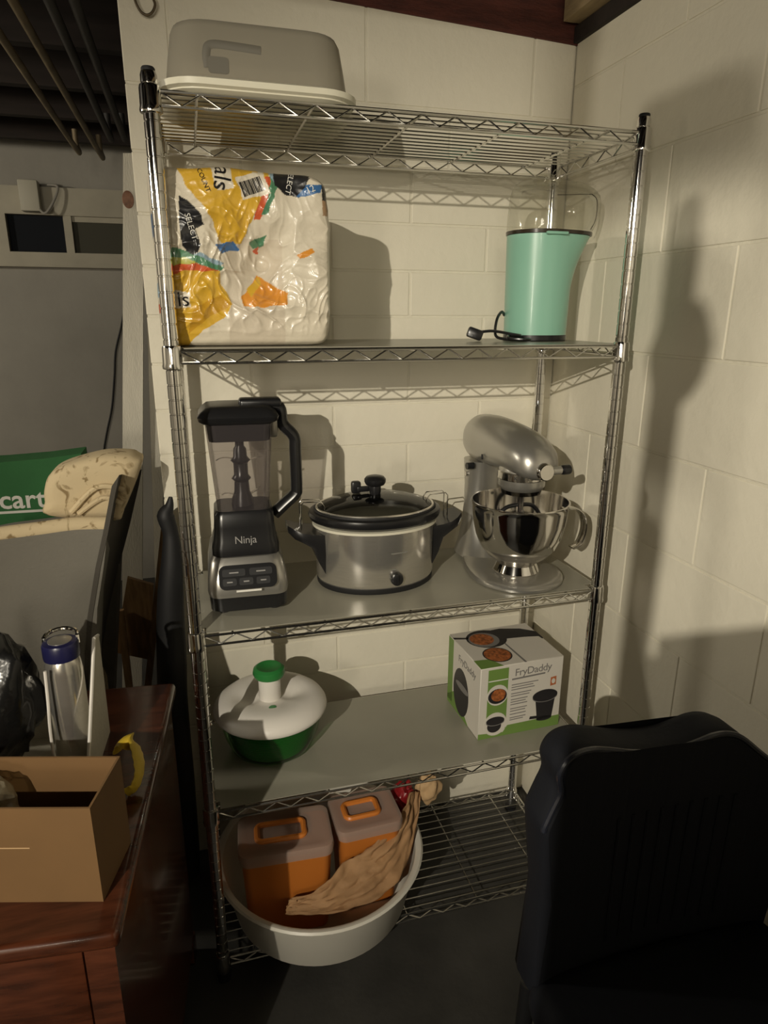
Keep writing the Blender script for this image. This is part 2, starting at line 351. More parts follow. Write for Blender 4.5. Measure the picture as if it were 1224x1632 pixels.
# ------------------------------------------------------------------ chrome wire shelving
W, D = 0.885, 0.329
ZS = [1.804, 1.413, 0.874, 0.463, 0.063]
sh = tag(empty('wire_shelving_unit', (0, 0, 0)), 'tall chrome wire shelving unit with five shelves in the corner', 'shelving')
prof = [(0.0, 0.02), (0.0127, 0.02)]; z = 0.035
while z < 1.815:
    prof += [(0.0127, z-0.0016), (0.0115, z-0.0008), (0.0115, z+0.0008), (0.0127, z+0.0016)]; z += 0.0254
prof += [(0.0127, 1.826), (0.0110, 1.831), (0.0, 1.832)]
pm = None
for (x, y) in ((0,0), (W,0), (W,D), (0,D)):
    if pm is None: p = lathe(MB(), prof[1:-1], 20).build('post', 'chrome', sh); pm = p.data
    else: p = bpy.data.objects.new('post', pm); C.objects.link(p); p.parent = sh
    p.location = (x, y, 0)
    lathe(MB(), [(0.010,0.0),(0.017,0.001),(0.017,0.010),(0.006,0.013),(0.006,0.024)], 16).build('levelling_foot', 'blacksoft', p)
    cp = lathe(MB(), [(0.0105,1.828),(0.0105,1.835),(0.009,1.837)], 16).build('post_cap', 'blacksoft', p)
def truss(mb, a, b, g=0.0206):
    a, b = Vector(a), Vector(b); dz = Vector((0,0,g))
    wire(mb, a, b, 0.0026); wire(mb, a-dz, b-dz, 0.0026)
    L = (b-a).length; n = max(2, round(L/0.0305)); pts = []
    for i in range(n+1):
        p = a+(b-a)*(i/n) - (dz*0.06 if i % 2 == 0 else dz*0.94)
        pts.append(p)
    tube(mb, pts, 0.0017, 5)
sm = dm = clm = None
for zt in ZS:
    if sm is None:
        mb = MB(); e = 0.016
        truss(mb, (e,-0.008,0), (W-e,-0.008,0)); truss(mb, (e,D+0.008,0), (W-e,D+0.008,0))
        truss(mb, (-0.008,e,0), (-0.008,D-e,0)); truss(mb, (W+0.008,e,0), (W+0.008,D-e,0))
        s = mb.build('shelf', 'wire', sh); sm = s.data
    else:
        s = bpy.data.objects.new('shelf', sm); C.objects.link(s); s.parent = sh
    s.location = (0, 0, zt)
    if dm is None:
        mb = MB()
        for k in range(13):
            y = 0.008 + k*(D-0.016)/12; wire(mb, (-0.008, y, 0.001), (W+0.008, y, 0.001), 0.0014, 5)
        for k in range(5):
            x = 0.07+0.185*k; wire(mb, (x, -0.008, -0.003), (x, D+0.008, -0.003), 0.0022, 5)
        d = mb.build('wire_deck', 'wire', s); dm = d.data
    else:
        d = bpy.data.objects.new('wire_deck', dm); C.objects.link(d); d.parent = s
    for (x, y) in ((0,0), (W,0), (W,D), (0,D)):
        if clm is None:
            c = lathe(MB(), [(0.0130,-0.032),(0.0172,-0.030),(0.0178,-0.026),(0.0166,-0.020),(0.0162,0.004),(0.0152,0.008),(0.0130,0.009)], 20).build('collar', 'chrome', s); clm = c.data
        else:
            c = bpy.data.objects.new('collar', clm); C.objects.link(c); c.parent = s
        c.location = (x, y, 0)
LT = 0.0016
for zt, lab in zip(ZS[1:4], ('grey plastic liner sheet under the paper towels and popcorn maker', 'grey plastic liner sheet under the blender, slow cooker and mixer', 'grey plastic liner sheet under the salad spinner and fryer box')):
    poly = [(0.020,-0.004),(W-0.020,-0.004),(W-0.020,0.020),(W+0.004,0.020),(W+0.004,D-0.02),(W-0.02,D-0.02),(W-0.02,D+0.004),(0.02,D+0.004),(0.02,D-0.02),(-0.004,D-0.02),(-0.004,0.02),(0.02,0.02)]
    o = prism(MB(), poly, (0,0,zt+0.0030), (1,0,0), (0,1,0), (0,0,1), LT).build('shelf_liner', 'liner', smooth=False)
    tag(o, lab, 'liner')
Z2, Z3, Z4 = [z+0.0030+LT+0.0002 for z in ZS[1:4]]
Z1, Z5 = ZS[0]+0.0026, ZS[4]+0.0026

# ------------------------------------------------------------------ top shelf: cake carrier
cc = tag(empty('cake_carrier', (0.175, 0.125, Z1)), 'frosted plastic cake carrier with ivory base on the top shelf', 'container')
mb = MB()
hx, hy = 0.163, 0.130
loft(mb, [rring(hx-0.03, hy-0.03, 0.05, 0.0), rring(hx-0.016, hy-0.016, 0.06, 0.002), rring(hx-0.004, hy-0.004, 0.065, 0.008), rring(hx-0.004, hy-0.004, 0.065, 0.010),
          rring(hx+0.002, hy+0.002, 0.066, 0.013), rring(hx+0.002, hy+0.002, 0.066, 0.022), rring(hx-0.008, hy-0.008, 0.06, 0.026), rring(hx-0.012, hy-0.012, 0.06, 0.022)], True, True)
mb.build('base_tray', 'ivory', cc)
mb = MB()
loft(mb, [rring(hx-0.012, hy-0.012, 0.06, 0.024), rring(hx-0.017, hy-0.017, 0.058, 0.06), rring(hx-0.024, hy-0.022, 0.055, 0.100), rring(hx-0.029, hy-0.028, 0.052, 0.110), rring(hx-0.04, hy-0.04, 0.045, 0.1145)], False, True)
mb.build('dome', 'frost', cc)
def dy(z): return -(hy-0.0172)+(z-0.06)*0.11
pts = [(x, dy(z), z) for x, z in ((-0.085,0.040),(-0.085,0.064),(-0.076,0.074),(-0.04,0.074),(0.000,0.072))]
M['handle_grey'] = mat('dull_grey_plastic', (0.14, 0.13, 0.105), 0.6)
mb = MB(); P3 = spline(pts, 5); tube(mb, P3, 0.0065, 8); mb.v = [(x, dy(z)+(y-dy(z))*0.25, z) for x, y, z in mb.v]; mb.build('folded_handle', 'handle_grey', cc)
mb = MB(); prism(mb, rpoly0(0.016, 0.012), (-0.068, dy(0.045)-0.0016, 0.045), (1,0,0), (0,0.11,1), (0,1,0), 0.003); mb.build('latch', 'handle_grey', cc, smooth=False)

# ------------------------------------------------------------------ shelf two: wrapped paper towels
def inpoly(x, y, P):
    c = False; j = len(P)-1
    for i in range(len(P)):
        if (P[i][1] > y) != (P[j][1] > y) and x < (P[j][0]-P[i][0])*(y-P[i][1])/(P[j][1]-P[i][1])+P[i][0]: c = not c
        j = i
    return c
YEL=(0.62,0.37,0.035); DYE=(0.50,0.27,0.02); BLK=(0.015,0.015,0.017); GRN=(0.08,0.22,0.12); RED=(0.55,0.10,0.035); BLU=(0.05,0.14,0.33); ORG=(0.66,0.27,0.04); WHT=(0.66,0.60,0.48); LIM=(0.42,0.42,0.08); PBL=(0.25,0.35,0.42)
prints = [
 (YEL, [(280,266),(400,262),(428,270),(424,300),(412,330),(396,362),(384,388),(352,388),(337,352),(318,322),(296,300)]),
 (RED, [(404,352),(414,352),(424,318),(432,285),(422,284),(414,318)]),
 (GRN, [(414,346),(424,340),(436,318),(440,296),(436,268),(424,268),(430,290),(424,318)]),
 (PBL, [(418,262),(440,262),(438,300),(432,290)]),
 (WHT, [(374,286),(416,272),(430,312),(386,322)]),
 (WHT, [(333,264),(366,264),(372,304),(346,306)]),
 (BLK, [(434,264),(482,268),(492,285),(486,300),(474,318),(456,314),(434,298)]),
 (BLU, [(470,318),(486,298),(512,296),(508,310)]),
 (WHT, [(281,308),(292,306),(330,352),(326,372),(318,405),(300,412),(286,396)]),
 (BLK, [(284,314),(300,322),(320,345),(325,360),(310,366),(319,393),(316,403),(304,408),(291,394),(287,360)]),
 (PBL, [(300,408),(318,404),(356,420),(346,430)]),
 (GRN, [(262,394),(288,398),(356,427),(350,434),(330,428),(296,412),(262,414)]),
 (LIM, [(262,412),(296,411),(326,427),(262,428)]),
 (RED, [(262,426),(312,420),(348,434),(300,432),(262,442)]),
 (YEL, [(262,441),(300,432),(348,434),(352,452),(371,486),(357,506),(324,526),(292,558),(262,560)]),
 (DYE, [(310,490),(350,470),(371,486),(340,500),(300,530)]),
 (WHT, [(262,462),(302,466),(304,490),(270,492)]),
 (ORG, [(384,474),(410,440),(432,452),(458,468),(456,484),(420,490),(388,488)]),
 (YEL, [(392,462),(412,442),(416,452),(398,474)]),
 (ORG, [(470,406),(494,397),(500,405),(476,413)]),
 (BLU, [(342,392),(372,384),(382,398),(352,406)]),
 (GRN, [(396,386),(424,374),(420,392),(404,396)]),
 (RED, [(402,400),(414,392),(412,404)]),
]
YF = 0.045
prints = [(c, [(at(px, py, 1, YF).x, at(px, py, 1, YF).z) for px, py in P]) for c, P in prints]
bx0, bx1, by0, by1, bz0, bz1 = -0.018, 0.285, 0.030, 0.31, Z2, 1.712
pt = tag(empty('paper_towel_pack', ((bx0+bx1)/2, (by0+by1)/2, Z2)), 'yellow printed plastic pack of white paper towel rolls', 'paper towels')
def bagpoint(a, b, c):                          # a, b, c in -1..1
    hx, hy, hz = (bx1-bx0)/2, (by1-by0)/2, (bz1-bz0)/2
    n = 14.0
    l = (abs(a)**n+abs(b)**n+abs(c)**n)**(1/n); m = max(abs(a), abs(b), abs(c), 1e-6)
    q = Vector((a, b, c))/l*m
    q = q*(m and (max(abs(a), abs(b), abs(c))/m))
    x, y, zz = q.x*hx, q.y*hy, q.z*hz
    wx, wz = x+(bx0+bx1)/2, zz+(bz0+bz1)/2
    if c > -0.9:
        k = min(1, (c+0.9)/0.3)
        wr_ = abs(nz(wx*16, wz*16, y*9+3)); fine = abs(nz(wx*45, wz*45, y*30+7))
        dimp = math.exp(-(((wx-0.155)/0.05)**2+((wz-1.565)/0.05)**2))
        if b < -0.7:
            rd = max(0, 1-abs(nz(wx*22+3*nz(wx*8, wz*8, 2), wz*22, 11))*3.2)**2; rd2 = max(0, 1-abs(nz(wx*40, wz*34+2*nz(wx*9, wz*9, 5), 17))*3.5)**2
            q_ = min(1, max(0, (wx-0.17)/0.05)); lump = (1-q_)*(0.35+0.65*min(1, max(0, (1.66-wz)/0.06)))+q_*(0.35+0.65*min(1, max(0, (1.54-wz)/0.06)))
            y += k*(0.018*wr_-0.008+0.040*dimp-(0.0045*rd+0.003*rd2)*lump)
        x += k*0.010*nz(wz*9, y*7, 1.5)*(1 if a > 0 else 0.7); zz += k*0.008*nz(wx*10, y*8, 4.2)
        if c > 0.3 and a > 0.2: zz -= 0.012*max(0, (a-0.2))*max(0, c-0.3)*1.6
    return (x, y, zz+hz)
mb = MB(); N = 210; vid = {}; V = []; Fc = []
def addv(a, b, c):
    key = (round(a, 5), round(b, 5), round(c, 5))
    if key not in vid: vid[key] = len(V); V.append(bagpoint(a, b, c))
    return vid[key]
def facegrid(fn, nu, nv):
    for i in range(nu):
        for j in range(nv):
            q = [fn(-1+2*(i+di)/nu, -1+2*(j+dj)/nv) for di, dj in ((0,0),(1,0),(1,1),(0,1))]
            Fc.append(tuple(addv(*p) for p in q))
nb = 24
facegrid(lambda u, v: (u, -1, v), N, N); facegrid(lambda u, v: (u, 1, v), N, N)
facegrid(lambda u, v: (-1, u, v), nb, N); facegrid(lambda u, v: (1, u, v), nb, N)
facegrid(lambda u, v: (u, v, -1), N, nb); facegrid(lambda u, v: (u, v, 1), N, nb)
mb.add(V, Fc)
M['towelprint'] = mat('printed_film', (1,1,1), 0.35, attr='print', coat=0.5, bump=0.55, bscale=38)
ob = mb.build('wrapper', 'towelprint', pt, angle=80)
ca = ob.data.color_attributes.new('print', 'BYTE_COLOR', 'POINT')
rx, rz_ = (bx0+bx1)/2, Z2
for i, v in enumerate(ob.data.vertices):
    x, y, zz = v.co.x+rx, v.co.y, v.co.z+rz_; col = WHT
    jx, jz = 0.003*nz(x*60, zz*60, 1), 0.003*nz(x*60, zz*60, 9)
    if y < -0.03:
        for c, P in prints:
            if inpoly(x+jx, zz+jz, P): col = c
        if col == WHT and 0.10 < x < 0.20 and zz < 1.60: col = (0.60, 0.53, 0.42)
        if x < 0.012:
            if 1.60 < zz < 1.635: col = BLU
            elif 1.50 < zz < 1.525: col = PBL
            elif 1.475 < zz < 1.49: col = RED
        if x > 0.272 and 1.64 < zz < 1.69: col = BLK if zz > 1.665 else (0.35,0.22,0.12)
    elif v.co.z > 0.25 and x < 0.2: col = YEL
    ca.data[i].color = (*col, 1)
def on_bag(px, py): 
    p = at(px, py, 1, YF-0.016); return Vector((p.x-rx, -0.0, p.z-rz_))
bm_t = bmesh.new(); bm_t.from_mesh(ob.data)
from mathutils.bvhtree import BVHTree
bvh = BVHTree.FromBMesh(bm_t)
def drape(o, lift=0.0012):
    for v in o.data.vertices:
        h = bvh.ray_cast(Vector((v.co.x, -1, v.co.z)), Vector((0,1,0)))
        if h[0] is not None: v.co.y = h[0].y - lift - (0.0004 if v.co.y < 0 else 0)
def bagtext(s, px, py, size, m, ang, name='lettering'):
    p = on_bag(px, py); u = Vector((math.cos(ang), 0, math.sin(ang))); v = Vector((-math.sin(ang), 0, math.cos(ang)))
    t = text(name, s, size, m, pt, frame(p, u, v), depth=0.0)
    bm2 = bmesh.new(); bm2.from_mesh(t.data); bmesh.ops.triangulate(bm2, faces=bm2.faces)
    for _ in range(3):
        es = [e for e in bm2.edges if e.calc_length() > 0.003]
        if es: bmesh.ops.subdivide_edges(bm2, edges=es, cuts=1); bmesh.ops.triangulate(bm2, faces=bm2.faces)
    bm2.to_mesh(t.data); bm2.free(); drape(t); return t
bagtext('als', 353, 284, 0.040, 'blackplastic', -PI/2-0.15)
bagtext('COUNT', 324, 287, 0.011, 'blackplastic', -PI/2+0.35)
bagtext('ls', 292, 478, 0.034, 'blackplastic', 0.05)
bagtext('SELECT', 304, 362, 0.013, 'whiteprint', -PI/2+0.25)
bagtext('SELECT', 462, 289, 0.013, 'whiteprint', -PI/2-0.25)
bagtext('12', 494, 303, 0.016, 'whiteprint', 0.4)
mb = MB()
p0 = on_bag(378, 292); p1 = on_bag(414, 280); dn = on_bag(388, 318)-p0; ac = p1-p0
for k in range(15):
    a = p0+ac*(0.06+k/16.0); b = p0+ac*(0.06+k/16.0+(0.035 if k % 3 else 0.05)); h = dn*0.9
    steps = 6
    for q in range(steps):
        mb.add([a+h*(q/steps), b+h*(q/steps), b+h*((q+1)/steps), a+h*((q+1)/steps)], [(0,1,2,3)])
bc = mb.build('barcode', 'blackplastic', pt, smooth=False); drape(bc, 0.001)
bm_t.free()

# ------------------------------------------------------------------ popcorn maker
px_, py_ = 0.792, 0.20
pc = tag(empty('popcorn_maker', (px_, py_, Z2)), 'mint green hot air popcorn maker with clear hood', 'popcorn maker')
def pring(z, r, fl, n=48):
    out = []
    for i in range(n):
        a = 2*PI*i/n; c = max(0, math.cos(a)); q = r*(1+0.04*math.cos(2*a)) + fl*c**4
        out.append((q*math.cos(a), q*math.sin(a), z))
    return out
mb = MB(); rings = []
for k in range(25):
    t = k/24; z = 0.012+t*0.210; rings.append(pring(z, 0.068+0.004*t, 0.040*max(0, (t-0.45)/0.55)**1.6))
loft(mb, rings, True, True); mb.build('body', 'mint', pc)
loft(MB(), [pring(0.0, 0.066, 0), pring(0.002, 0.069, 0), pring(0.013, 0.069, 0), pring(0.014, 0.060, 0)]).build('base', 'blackplastic', pc)
loft(MB(), [pring(0.222, 0.066, 0.038), pring(0.223, 0.074, 0.042), pring(0.230, 0.0745, 0.042), pring(0.232, 0.060, 0.03)]).build('rim', 'smoke', pc)
mb = MB(); rings = []
for z, r, fl in ((0.233,0.073,0.044),(0.245,0.073,0.050),(0.262,0.0725,0.056),(0.285,0.071,0.062),(0.305,0.069,0.060),(0.318,0.064,0.050),(0.328,0.053,0.035),(0.333,0.030,0.015)):
    rings.append(pring(z, r, fl))
loft(mb, rings, False, True); mb.build('hood', 'clear', pc)
mb = MB()
tube(mb, spline([(0.118,0,0.312),(0.132,0,0.300),(0.133,0,0.262),(0.122,0,0.240)], 4), 0.0010, 5)
tube(mb, [(0.05,0.03,0.312),(0.118,0,0.312)], 0.0007, 5); mb.build('spout_edge', 'smoke', pc)
lathe(MB(), [(0.022,0.326),(0.024,0.333),(0.020,0.343),(0.012,0.346)], 20).build('measuring_cup', 'clear', pc)
mb = MB(); rbox(mb, (0.0, -0.0725, 0.222), (0.05, 0.008, 0.006), 0.002); mb.build('front_lip', 'mint', pc)
mb = MB()
cord = spline([(-0.068,0.02,0.055),(-0.085,0.0,0.062),(-0.105,-0.02,0.045),(-0.110,-0.03,0.012),(-0.095,-0.055,0.005),(-0.07,-0.075,0.005),(-0.055,-0.085,0.005),(-0.075,-0.095,0.006),(-0.10,-0.075,0.008),(-0.088,-0.055,0.013),(-0.070,-0.07,0.013),(-0.095,-0.085,0.016),(-0.125,-0.05,0.022),(-0.145,-0.03,0.020)], 7)
tube(mb, cord, 0.0032, 7); cdp = mb.build('power_cord', 'blackplastic', pc)
mb = MB(); rbox(mb, (0,0,0), (0.034,0.018,0.022), 0.004)
mb.xf(Matrix.Translation((-0.158,-0.025,0.016)) @ Matrix.Rotation(0.35, 4, 'Y') @ Matrix.Rotation(-0.3, 4, 'Z'))
mb.build('plug', 'blackplastic', cdp)

# ------------------------------------------------------------------ shelf three: blender
bl = tag(empty('blender', (0.113, 0.150, Z3), math.radians(-2)), 'black and silver countertop blender with clear pitcher', 'blender')
mb = MB(); loft(mb, [rring(0.072,0.080,0.02,0.006), rring(0.078,0.088,0.025,0.010), rring(0.080,0.090,0.025,0.044), rring(0.078,0.088,0.025,0.046)]); mb.build('base', 'blackplastic', bl)
for sx in (-1, 1):
    for sy in (-1, 1): lathe(MB(), [(0.010,0),(0.013,0.002),(0.013,0.010)], 14, sx*0.052, sy*0.062).build('foot', 'blacksoft', bl)
mb = MB()
def shear(r, k): return [(x, y, z+k*(y)) for x, y, z in r]
loft(mb, [rring(0.080,0.091,0.025,0.040), rring(0.082,0.093,0.027,0.050), shear(rring(0.080,0.088,0.026,0.085), 0.10), shear(rring(0.073,0.074,0.026,0.118), 0.16), shear(rring(0.066,0.066,0.026,0.128), 0.16)]); hs = mb.build('motor_housing', 'silverpaint', bl)
# control panel, lying on the sloped front of the housing
nrm = Vector((0, -0.86, 0.51)); uu = Vector((1,0,0)); vv = Vector((0, 0.51, 0.86)); oo = Vector((0, -0.0865, 0.082))
def rpoly(hx, hy, r, k=5): return [(p[0], p[1]) for p in rring(hx, hy, r, 0, k=k)]
cp = prism(MB(), rpoly(0.058, 0.025, 0.014), oo, uu, vv, nrm, 0.004).build('control_panel', 'blackplastic', bl, smooth=False)
for (a, b, hx) in ((-0.028,0.009,0.023),(0.026,0.009,0.023),(-0.037,-0.010,0.014),(-0.004,-0.010,0.014),(0.030,-0.010,0.014)):
    k = prism(MB(), rpoly(hx, 0.0075, 0.004), oo+uu*a+vv*b+nrm*0.004, uu, vv, nrm, 0.0012).build('button', 'blacksoft', cp, smooth=False)
    prism(MB(), [(-hx*0.4,-0.0012),(hx*0.4,-0.0012),(hx*0.4,0.0012),(-hx*0.4,0.0012)], oo+uu*a+vv*b+nrm*0.0053, uu, vv, nrm, 0.0003).build('button_print', 'silverprint', cp, smooth=False)
prism(MB(), [(-0.025,-0.002),(0.025,-0.002),(0.025,0.002),(-0.025,0.002)], oo+vv*-0.029+nrm*0.001, uu, vv, nrm, 0.002).build('status_strip', 'whiteprint', bl, smooth=False)
mb = MB(); loft(mb, [rring(0.068,0.066,0.022,0.120), rring(0.068,0.066,0.022,0.138), rring(0.064,0.062,0.02,0.150), rring(0.061,0.060,0.018,0.178), rring(0.060,0.058,0.018,0.205), rring(0.055,0.053,0.018,0.212)])
jb = mb.build('pitcher_collar', 'blackplastic', bl)
text('lettering', 'Ninja', 0.022, 'silverprint', jb, frame((0.0, -0.0638, 0.153), (1,0,0), (0,0.08,1)), spacing=0.95)
mb = MB()
def jar(z, t, inset=0): 
    h = 0.0505+0.0145*t-inset; return rring(h, h, 0.018, z)
zz = [0.190+i*(0.200/10) for i in range(11)]
loft(mb, [jar(z, i/10) for i, z in enumerate(zz)], True, False); mb.build('pitcher', 'clearjar', bl)
mb = MB(); loft(mb, [jar(0.355, 0.83, 0.003), jar(0.388, 1.0, 0.002), rring(0.068,0.068,0.018,0.390), rring(0.076,0.074,0.018,0.396), rring(0.078,0.076,0.018,0.404), rring(0.073,0.072,0.018,0.412), rring(0.062,0.062,0.016,0.421), rring(0.05,0.05,0.016,0.423)])
ld = mb.build('lid', 'blackplastic', bl)
rbox(MB(), (0.045, 0, 0.424), (0.085, 0.04, 0.018), 0.007, 3).build('lid_latch', 'blackplastic', ld)
mb = MB(); tube(mb, spline([(0.062,0,0.418),(0.084,0,0.412),(0.088,0,0.385),(0.094,0,0.372),(0.112,0,0.350),(0.1135,0,0.320),(0.1135,0,0.245),(0.110,0,0.228),(0.088,0,0.208),(0.064,0,0.186)], 5), [0.013]*46, 10)
mb.v = [(x, y*1.25, z) for x, y, z in mb.v]; mb.build('handle', 'blackplastic', bl)
mb = MB(); rbox(mb, (0.068,0,0.380), (0.022,0.030,0.055), 0.006); mb.build('handle_bracket', 'silverpaint', bl)
mb = MB(); lathe(mb, [(0.010,0.20),(0.024,0.205),(0.022,0.225),(0.016,0.24),(0.0145,0.262),(0.020,0.268),(0.0145,0.276),(0.0145,0.300),(0.020,0.306),(0.014,0.314),(0.013,0.330),(0.009,0.336),(0.0085,0.40)], 14)
st = mb.build('blade_tower', 'blackplastic', bl)
for k, (z, a) in enumerate(((0.228, 0.4), (0.232, 3.5), (0.303, 0.15), (0.309, 3.25))):
    mb = MB(); L = 0.042
    rows = []
    for i in range(7):
        t = i/6; q = a+0.35*t*t; r = 0.012+L*t; h = 0.004*math.sin(t*3)+ (0.010*t if z < 0.25 else 0.002*t)
        wv = 0.006*(1-t*0.8); rows.append([(r*math.cos(q)-wv*math.sin(q), r*math.sin(q)+wv*math.cos(q), z+h), (r*math.cos(q)+wv*math.sin(q), r*math.sin(q)-wv*math.cos(q), z+h), (r*math.cos(q)+wv*math.sin(q), r*math.sin(q)-wv*math.cos(q), z+h+0.001), (r*math.cos(q)-wv*math.sin(q), r*math.sin(q)+wv*math.cos(q), z+h+0.001)])
    loft(mb, rows); mb.build('blade', 'steel', st)

# ------------------------------------------------------------------ slow cooker
sc = tag(empty('slow_cooker', (0.411, 0.188, Z3)), 'oval stainless slow cooker with black crock and glass lid', 'slow cooker')
ox, oy = 1.28, 1.0; R = 0.108
mb = MB(); lathe(mb, [(R-0.012,0.004),(R-0.005,0.006),(R-0.003,0.012),(R,0.020),(R,0.128),(R-0.004,0.130)], 56, 0, 0, ox, oy); mb.build('steel_shell', 'steel', sc)
mb = MB(); lathe(mb, [(R-0.02,0.0),(R-0.004,0.0),(R-0.0015,0.004),(R-0.001,0.012),(R-0.02,0.014)], 56, 0, 0, ox, oy); mb.build('base_ring', 'blacksoft', sc)
mb = MB(); lathe(mb, [(R-0.002,0.1265),(R+0.005,0.1285),(R+0.005,0.1335),(R-0.004,0.135)], 56, 0, 0, ox, oy); mb.build('cream_band', 'ivory', sc)
mb = MB(); lathe(mb, [(R-0.012,0.06),(R-0.008,0.130),(R-0.002,0.136),(R+0.009,0.142),(R+0.012,0.150),(R+0.010,0.157),(R+0.002,0.160),(R-0.006,0.156),(R-0.012,0.145),(R-0.018,0.08)], 56, 0, 0, ox, oy, True, True); mb.build('stoneware_crock', 'blackplastic', sc)
mb = MB(); lathe(mb, [(R-0.004,0.1605),(R-0.006,0.166),(R-0.018,0.172),(R-0.04,0.180),(R-0.065,0.185),(0.02,0.187),(0.004,0.1875)], 56, 0, 0, ox, oy, False, True); gl = mb.build('glass_lid', 'glass', sc)
mb = MB(); tube(mb, [((R-0.003)*ox*math.cos(2*PI*i/56), (R-0.003)*oy*math.sin(2*PI*i/56), 0.1635) for i in range(56)], 0.0032, 8, True); mb.build('lid_rim', 'steel', gl)
mb = MB(); tube(mb, [((R+0.000)*ox*math.cos(2*PI*i/56), (R+0.000)*oy*math.sin(2*PI*i/56), 0.1605) for i in range(56)], 0.0036, 8, True); mb.build('lid_gasket', 'blacksoft', gl)
mb = MB(); lathe(mb, [(0.012,0.186),(0.014,0.196),(0.013,0.204),(0.021,0.207),(0.0245,0.213),(0.0245,0.219),(0.020,0.224),(0.010,0.2265)], 26); mb.build('knob', 'blackplastic', gl)
mb = MB(); rbox(mb, (-0.040,0.02,0.199), (0.022,0.018,0.026), 0.005); rbox(mb, (-0.025,0.012,0.196), (0.03,0.01,0.012), 0.003); mb.build('spoon_rest', 'blackplastic', gl)
for s in (-1, 1):
    mb = MB()
    secs = []
    for (x, hy, z0, z1) in ((0.126,0.045,0.035,0.118),(0.140,0.045,0.060,0.120),(0.152,0.044,0.092,0.121),(0.172,0.042,0.104,0.124),(0.190,0.036,0.112,0.132),(0.203,0.024,0.124,0.138)):
        secs.append([(s*x,-hy,z0),(s*x,hy,z0),(s*x,hy+0.003,(z0+z1)/2),(s*x,hy,z1),(s*x,-hy,z1),(s*x,-hy-0.003,(z0+z1)/2)])
    loft(mb, secs); hd = mb.build('handle', 'blackplastic', sc, angle=60)
    mb = MB()
    tube(mb, [(s*0.172,-0.012,0.122),(s*0.172,-0.012,0.176),(s*0.166,-0.012,0.182),(s*0.128,-0.012,0.180),(s*0.118,-0.012,0.168),(s*0.118,0.012,0.168),(s*0.128,0.012,0.180),(s*0.166,0.012,0.182),(s*0.172,0.012,0.176),(s*0.172,0.012,0.122)], 0.0013, 6)
    mb.build('wire_clasp', 'chrome', sc)
mb = MB(); lathe(mb, [(0.0135,0.0),(0.0145,0.004),(0.0135,0.010),(0.011,0.012)], 22)
mb.xf(Matrix.Translation((0.020,-0.1065,0.034)) @ Matrix.Rotation(PI/2, 4, 'X')); dl = mb.build('dial', 'blackplastic', sc)
mb = MB(); rbox(mb, (0.020,-0.1195,0.034), (0.004,0.005,0.022), 0.0015); mb.build('dial_grip', 'blackplastic', dl)
mb = MB()
for (z, x0, x1) in ((0.086,0.008,0.046),(0.052,0.006,0.020)):
    n = 6; mb = MB()
    for i in range(n):
        a0 = x0+(x1-x0)*i/n; a1 = x0+(x1-x0)*(i+1)/n
        y0 = -oy*R*math.sqrt(1-(a0/(R*ox))**2)-0.0006; y1 = -oy*R*math.sqrt(1-(a1/(R*ox))**2)-0.0006
        mb.add([(a0,y0,z),(a1,y1,z),(a1,y1,z+0.0022),(a0,y0,z+0.0022)], [(0,1,2,3)])
    mb.build('printed_mark', 'greyplastic', sc, smooth=False)

sc.scale = (1.0, 1.0, 1.09)

# ------------------------------------------------------------------ stand mixer
mx = tag(empty('stand_mixer', (0.735, 0.108, Z3), math.radians(3)), 'silver tilt head stand mixer with steel bowl', 'mixer')
def footring(s, z, n=40):                       # rounded front under the bowl, narrowing to the column
    out = []
    for i in range(n):
        a = 2*PI*i/n; c, q = math.cos(a), math.sin(a)
        if q <= 0: x, y = 0.108*c, 0.112*q
        else: x, y = (0.108-0.035*q**1.5)*c, 0.235*q
        out.append((x*s + 0, (y-0.05)*s+0.05, z))
    return out
mb = MB(); loft(mb, [footring(0.97,0.0), footring(1.0,0.003), footring(1.0,0.008), footring(0.97,0.013), footring(0.88,0.0155), footring(0.70,0.016)]); mb.build('foot', 'silverpaint', mx)
mb = MB(); rings = []
for z, hx, y0, y1 in ((0.010,0.078,0.08,0.232),(0.022,0.070,0.10,0.232),(0.045,0.060,0.115,0.232),(0.080,0.050,0.142,0.230),(0.130,0.044,0.156,0.228),(0.180,0.043,0.158,0.230),(0.225,0.046,0.150,0.236),(0.245,0.047,0.145,0.238)):
    rings.append([(p[0], p[1], p[2]) for p in rring(hx, (y1-y0)/2, min(hx, (y1-y0)/2)*0.85, z, 0, (y0+y1)/2)])
loft(mb, rings); mb.build('column', 'silverpaint', mx)
mb = MB(); rings = []
for (y, zc, hw, hu, hd_) in ((0.232,0.295,0.012,0.014,0.014),(0.229,0.295,0.034,0.038,0.030),(0.218,0.296,0.047,0.052,0.044),(0.195,0.297,0.054,0.061,0.052),(0.150,0.297,0.057,0.064,0.054),(0.100,0.296,0.058,0.064,0.050),(0.050,0.294,0.059,0.062,0.044),(0.0,0.290,0.059,0.060,0.036),(-0.035,0.286,0.057,0.056,0.032),(-0.060,0.282,0.052,0.049,0.030),(-0.078,0.278,0.042,0.039,0.026),(-0.088,0.275,0.026,0.025,0.018),(-0.091,0.274,0.010,0.010,0.009)):
    g = []
    for i in range(36):
        a = 2*PI*i/36; c, q = math.cos(a), math.sin(a)
        x = hw*math.copysign(abs(c)**0.85, c); z = (hu if q > 0 else hd_)*math.copysign(abs(q)**0.85, q)
        g.append((x, y, zc+z))
    rings.append(g)
loft(mb, rings); hd = mb.build('motor_head', 'silverpaint', mx)
mb = MB(); lathe(mb, [(0.050,0.268),(0.053,0.262),(0.053,0.226),(0.050,0.219),(0.047,0.216)], 40); mb.build('planetary_housing', 'silverpaint', hd)
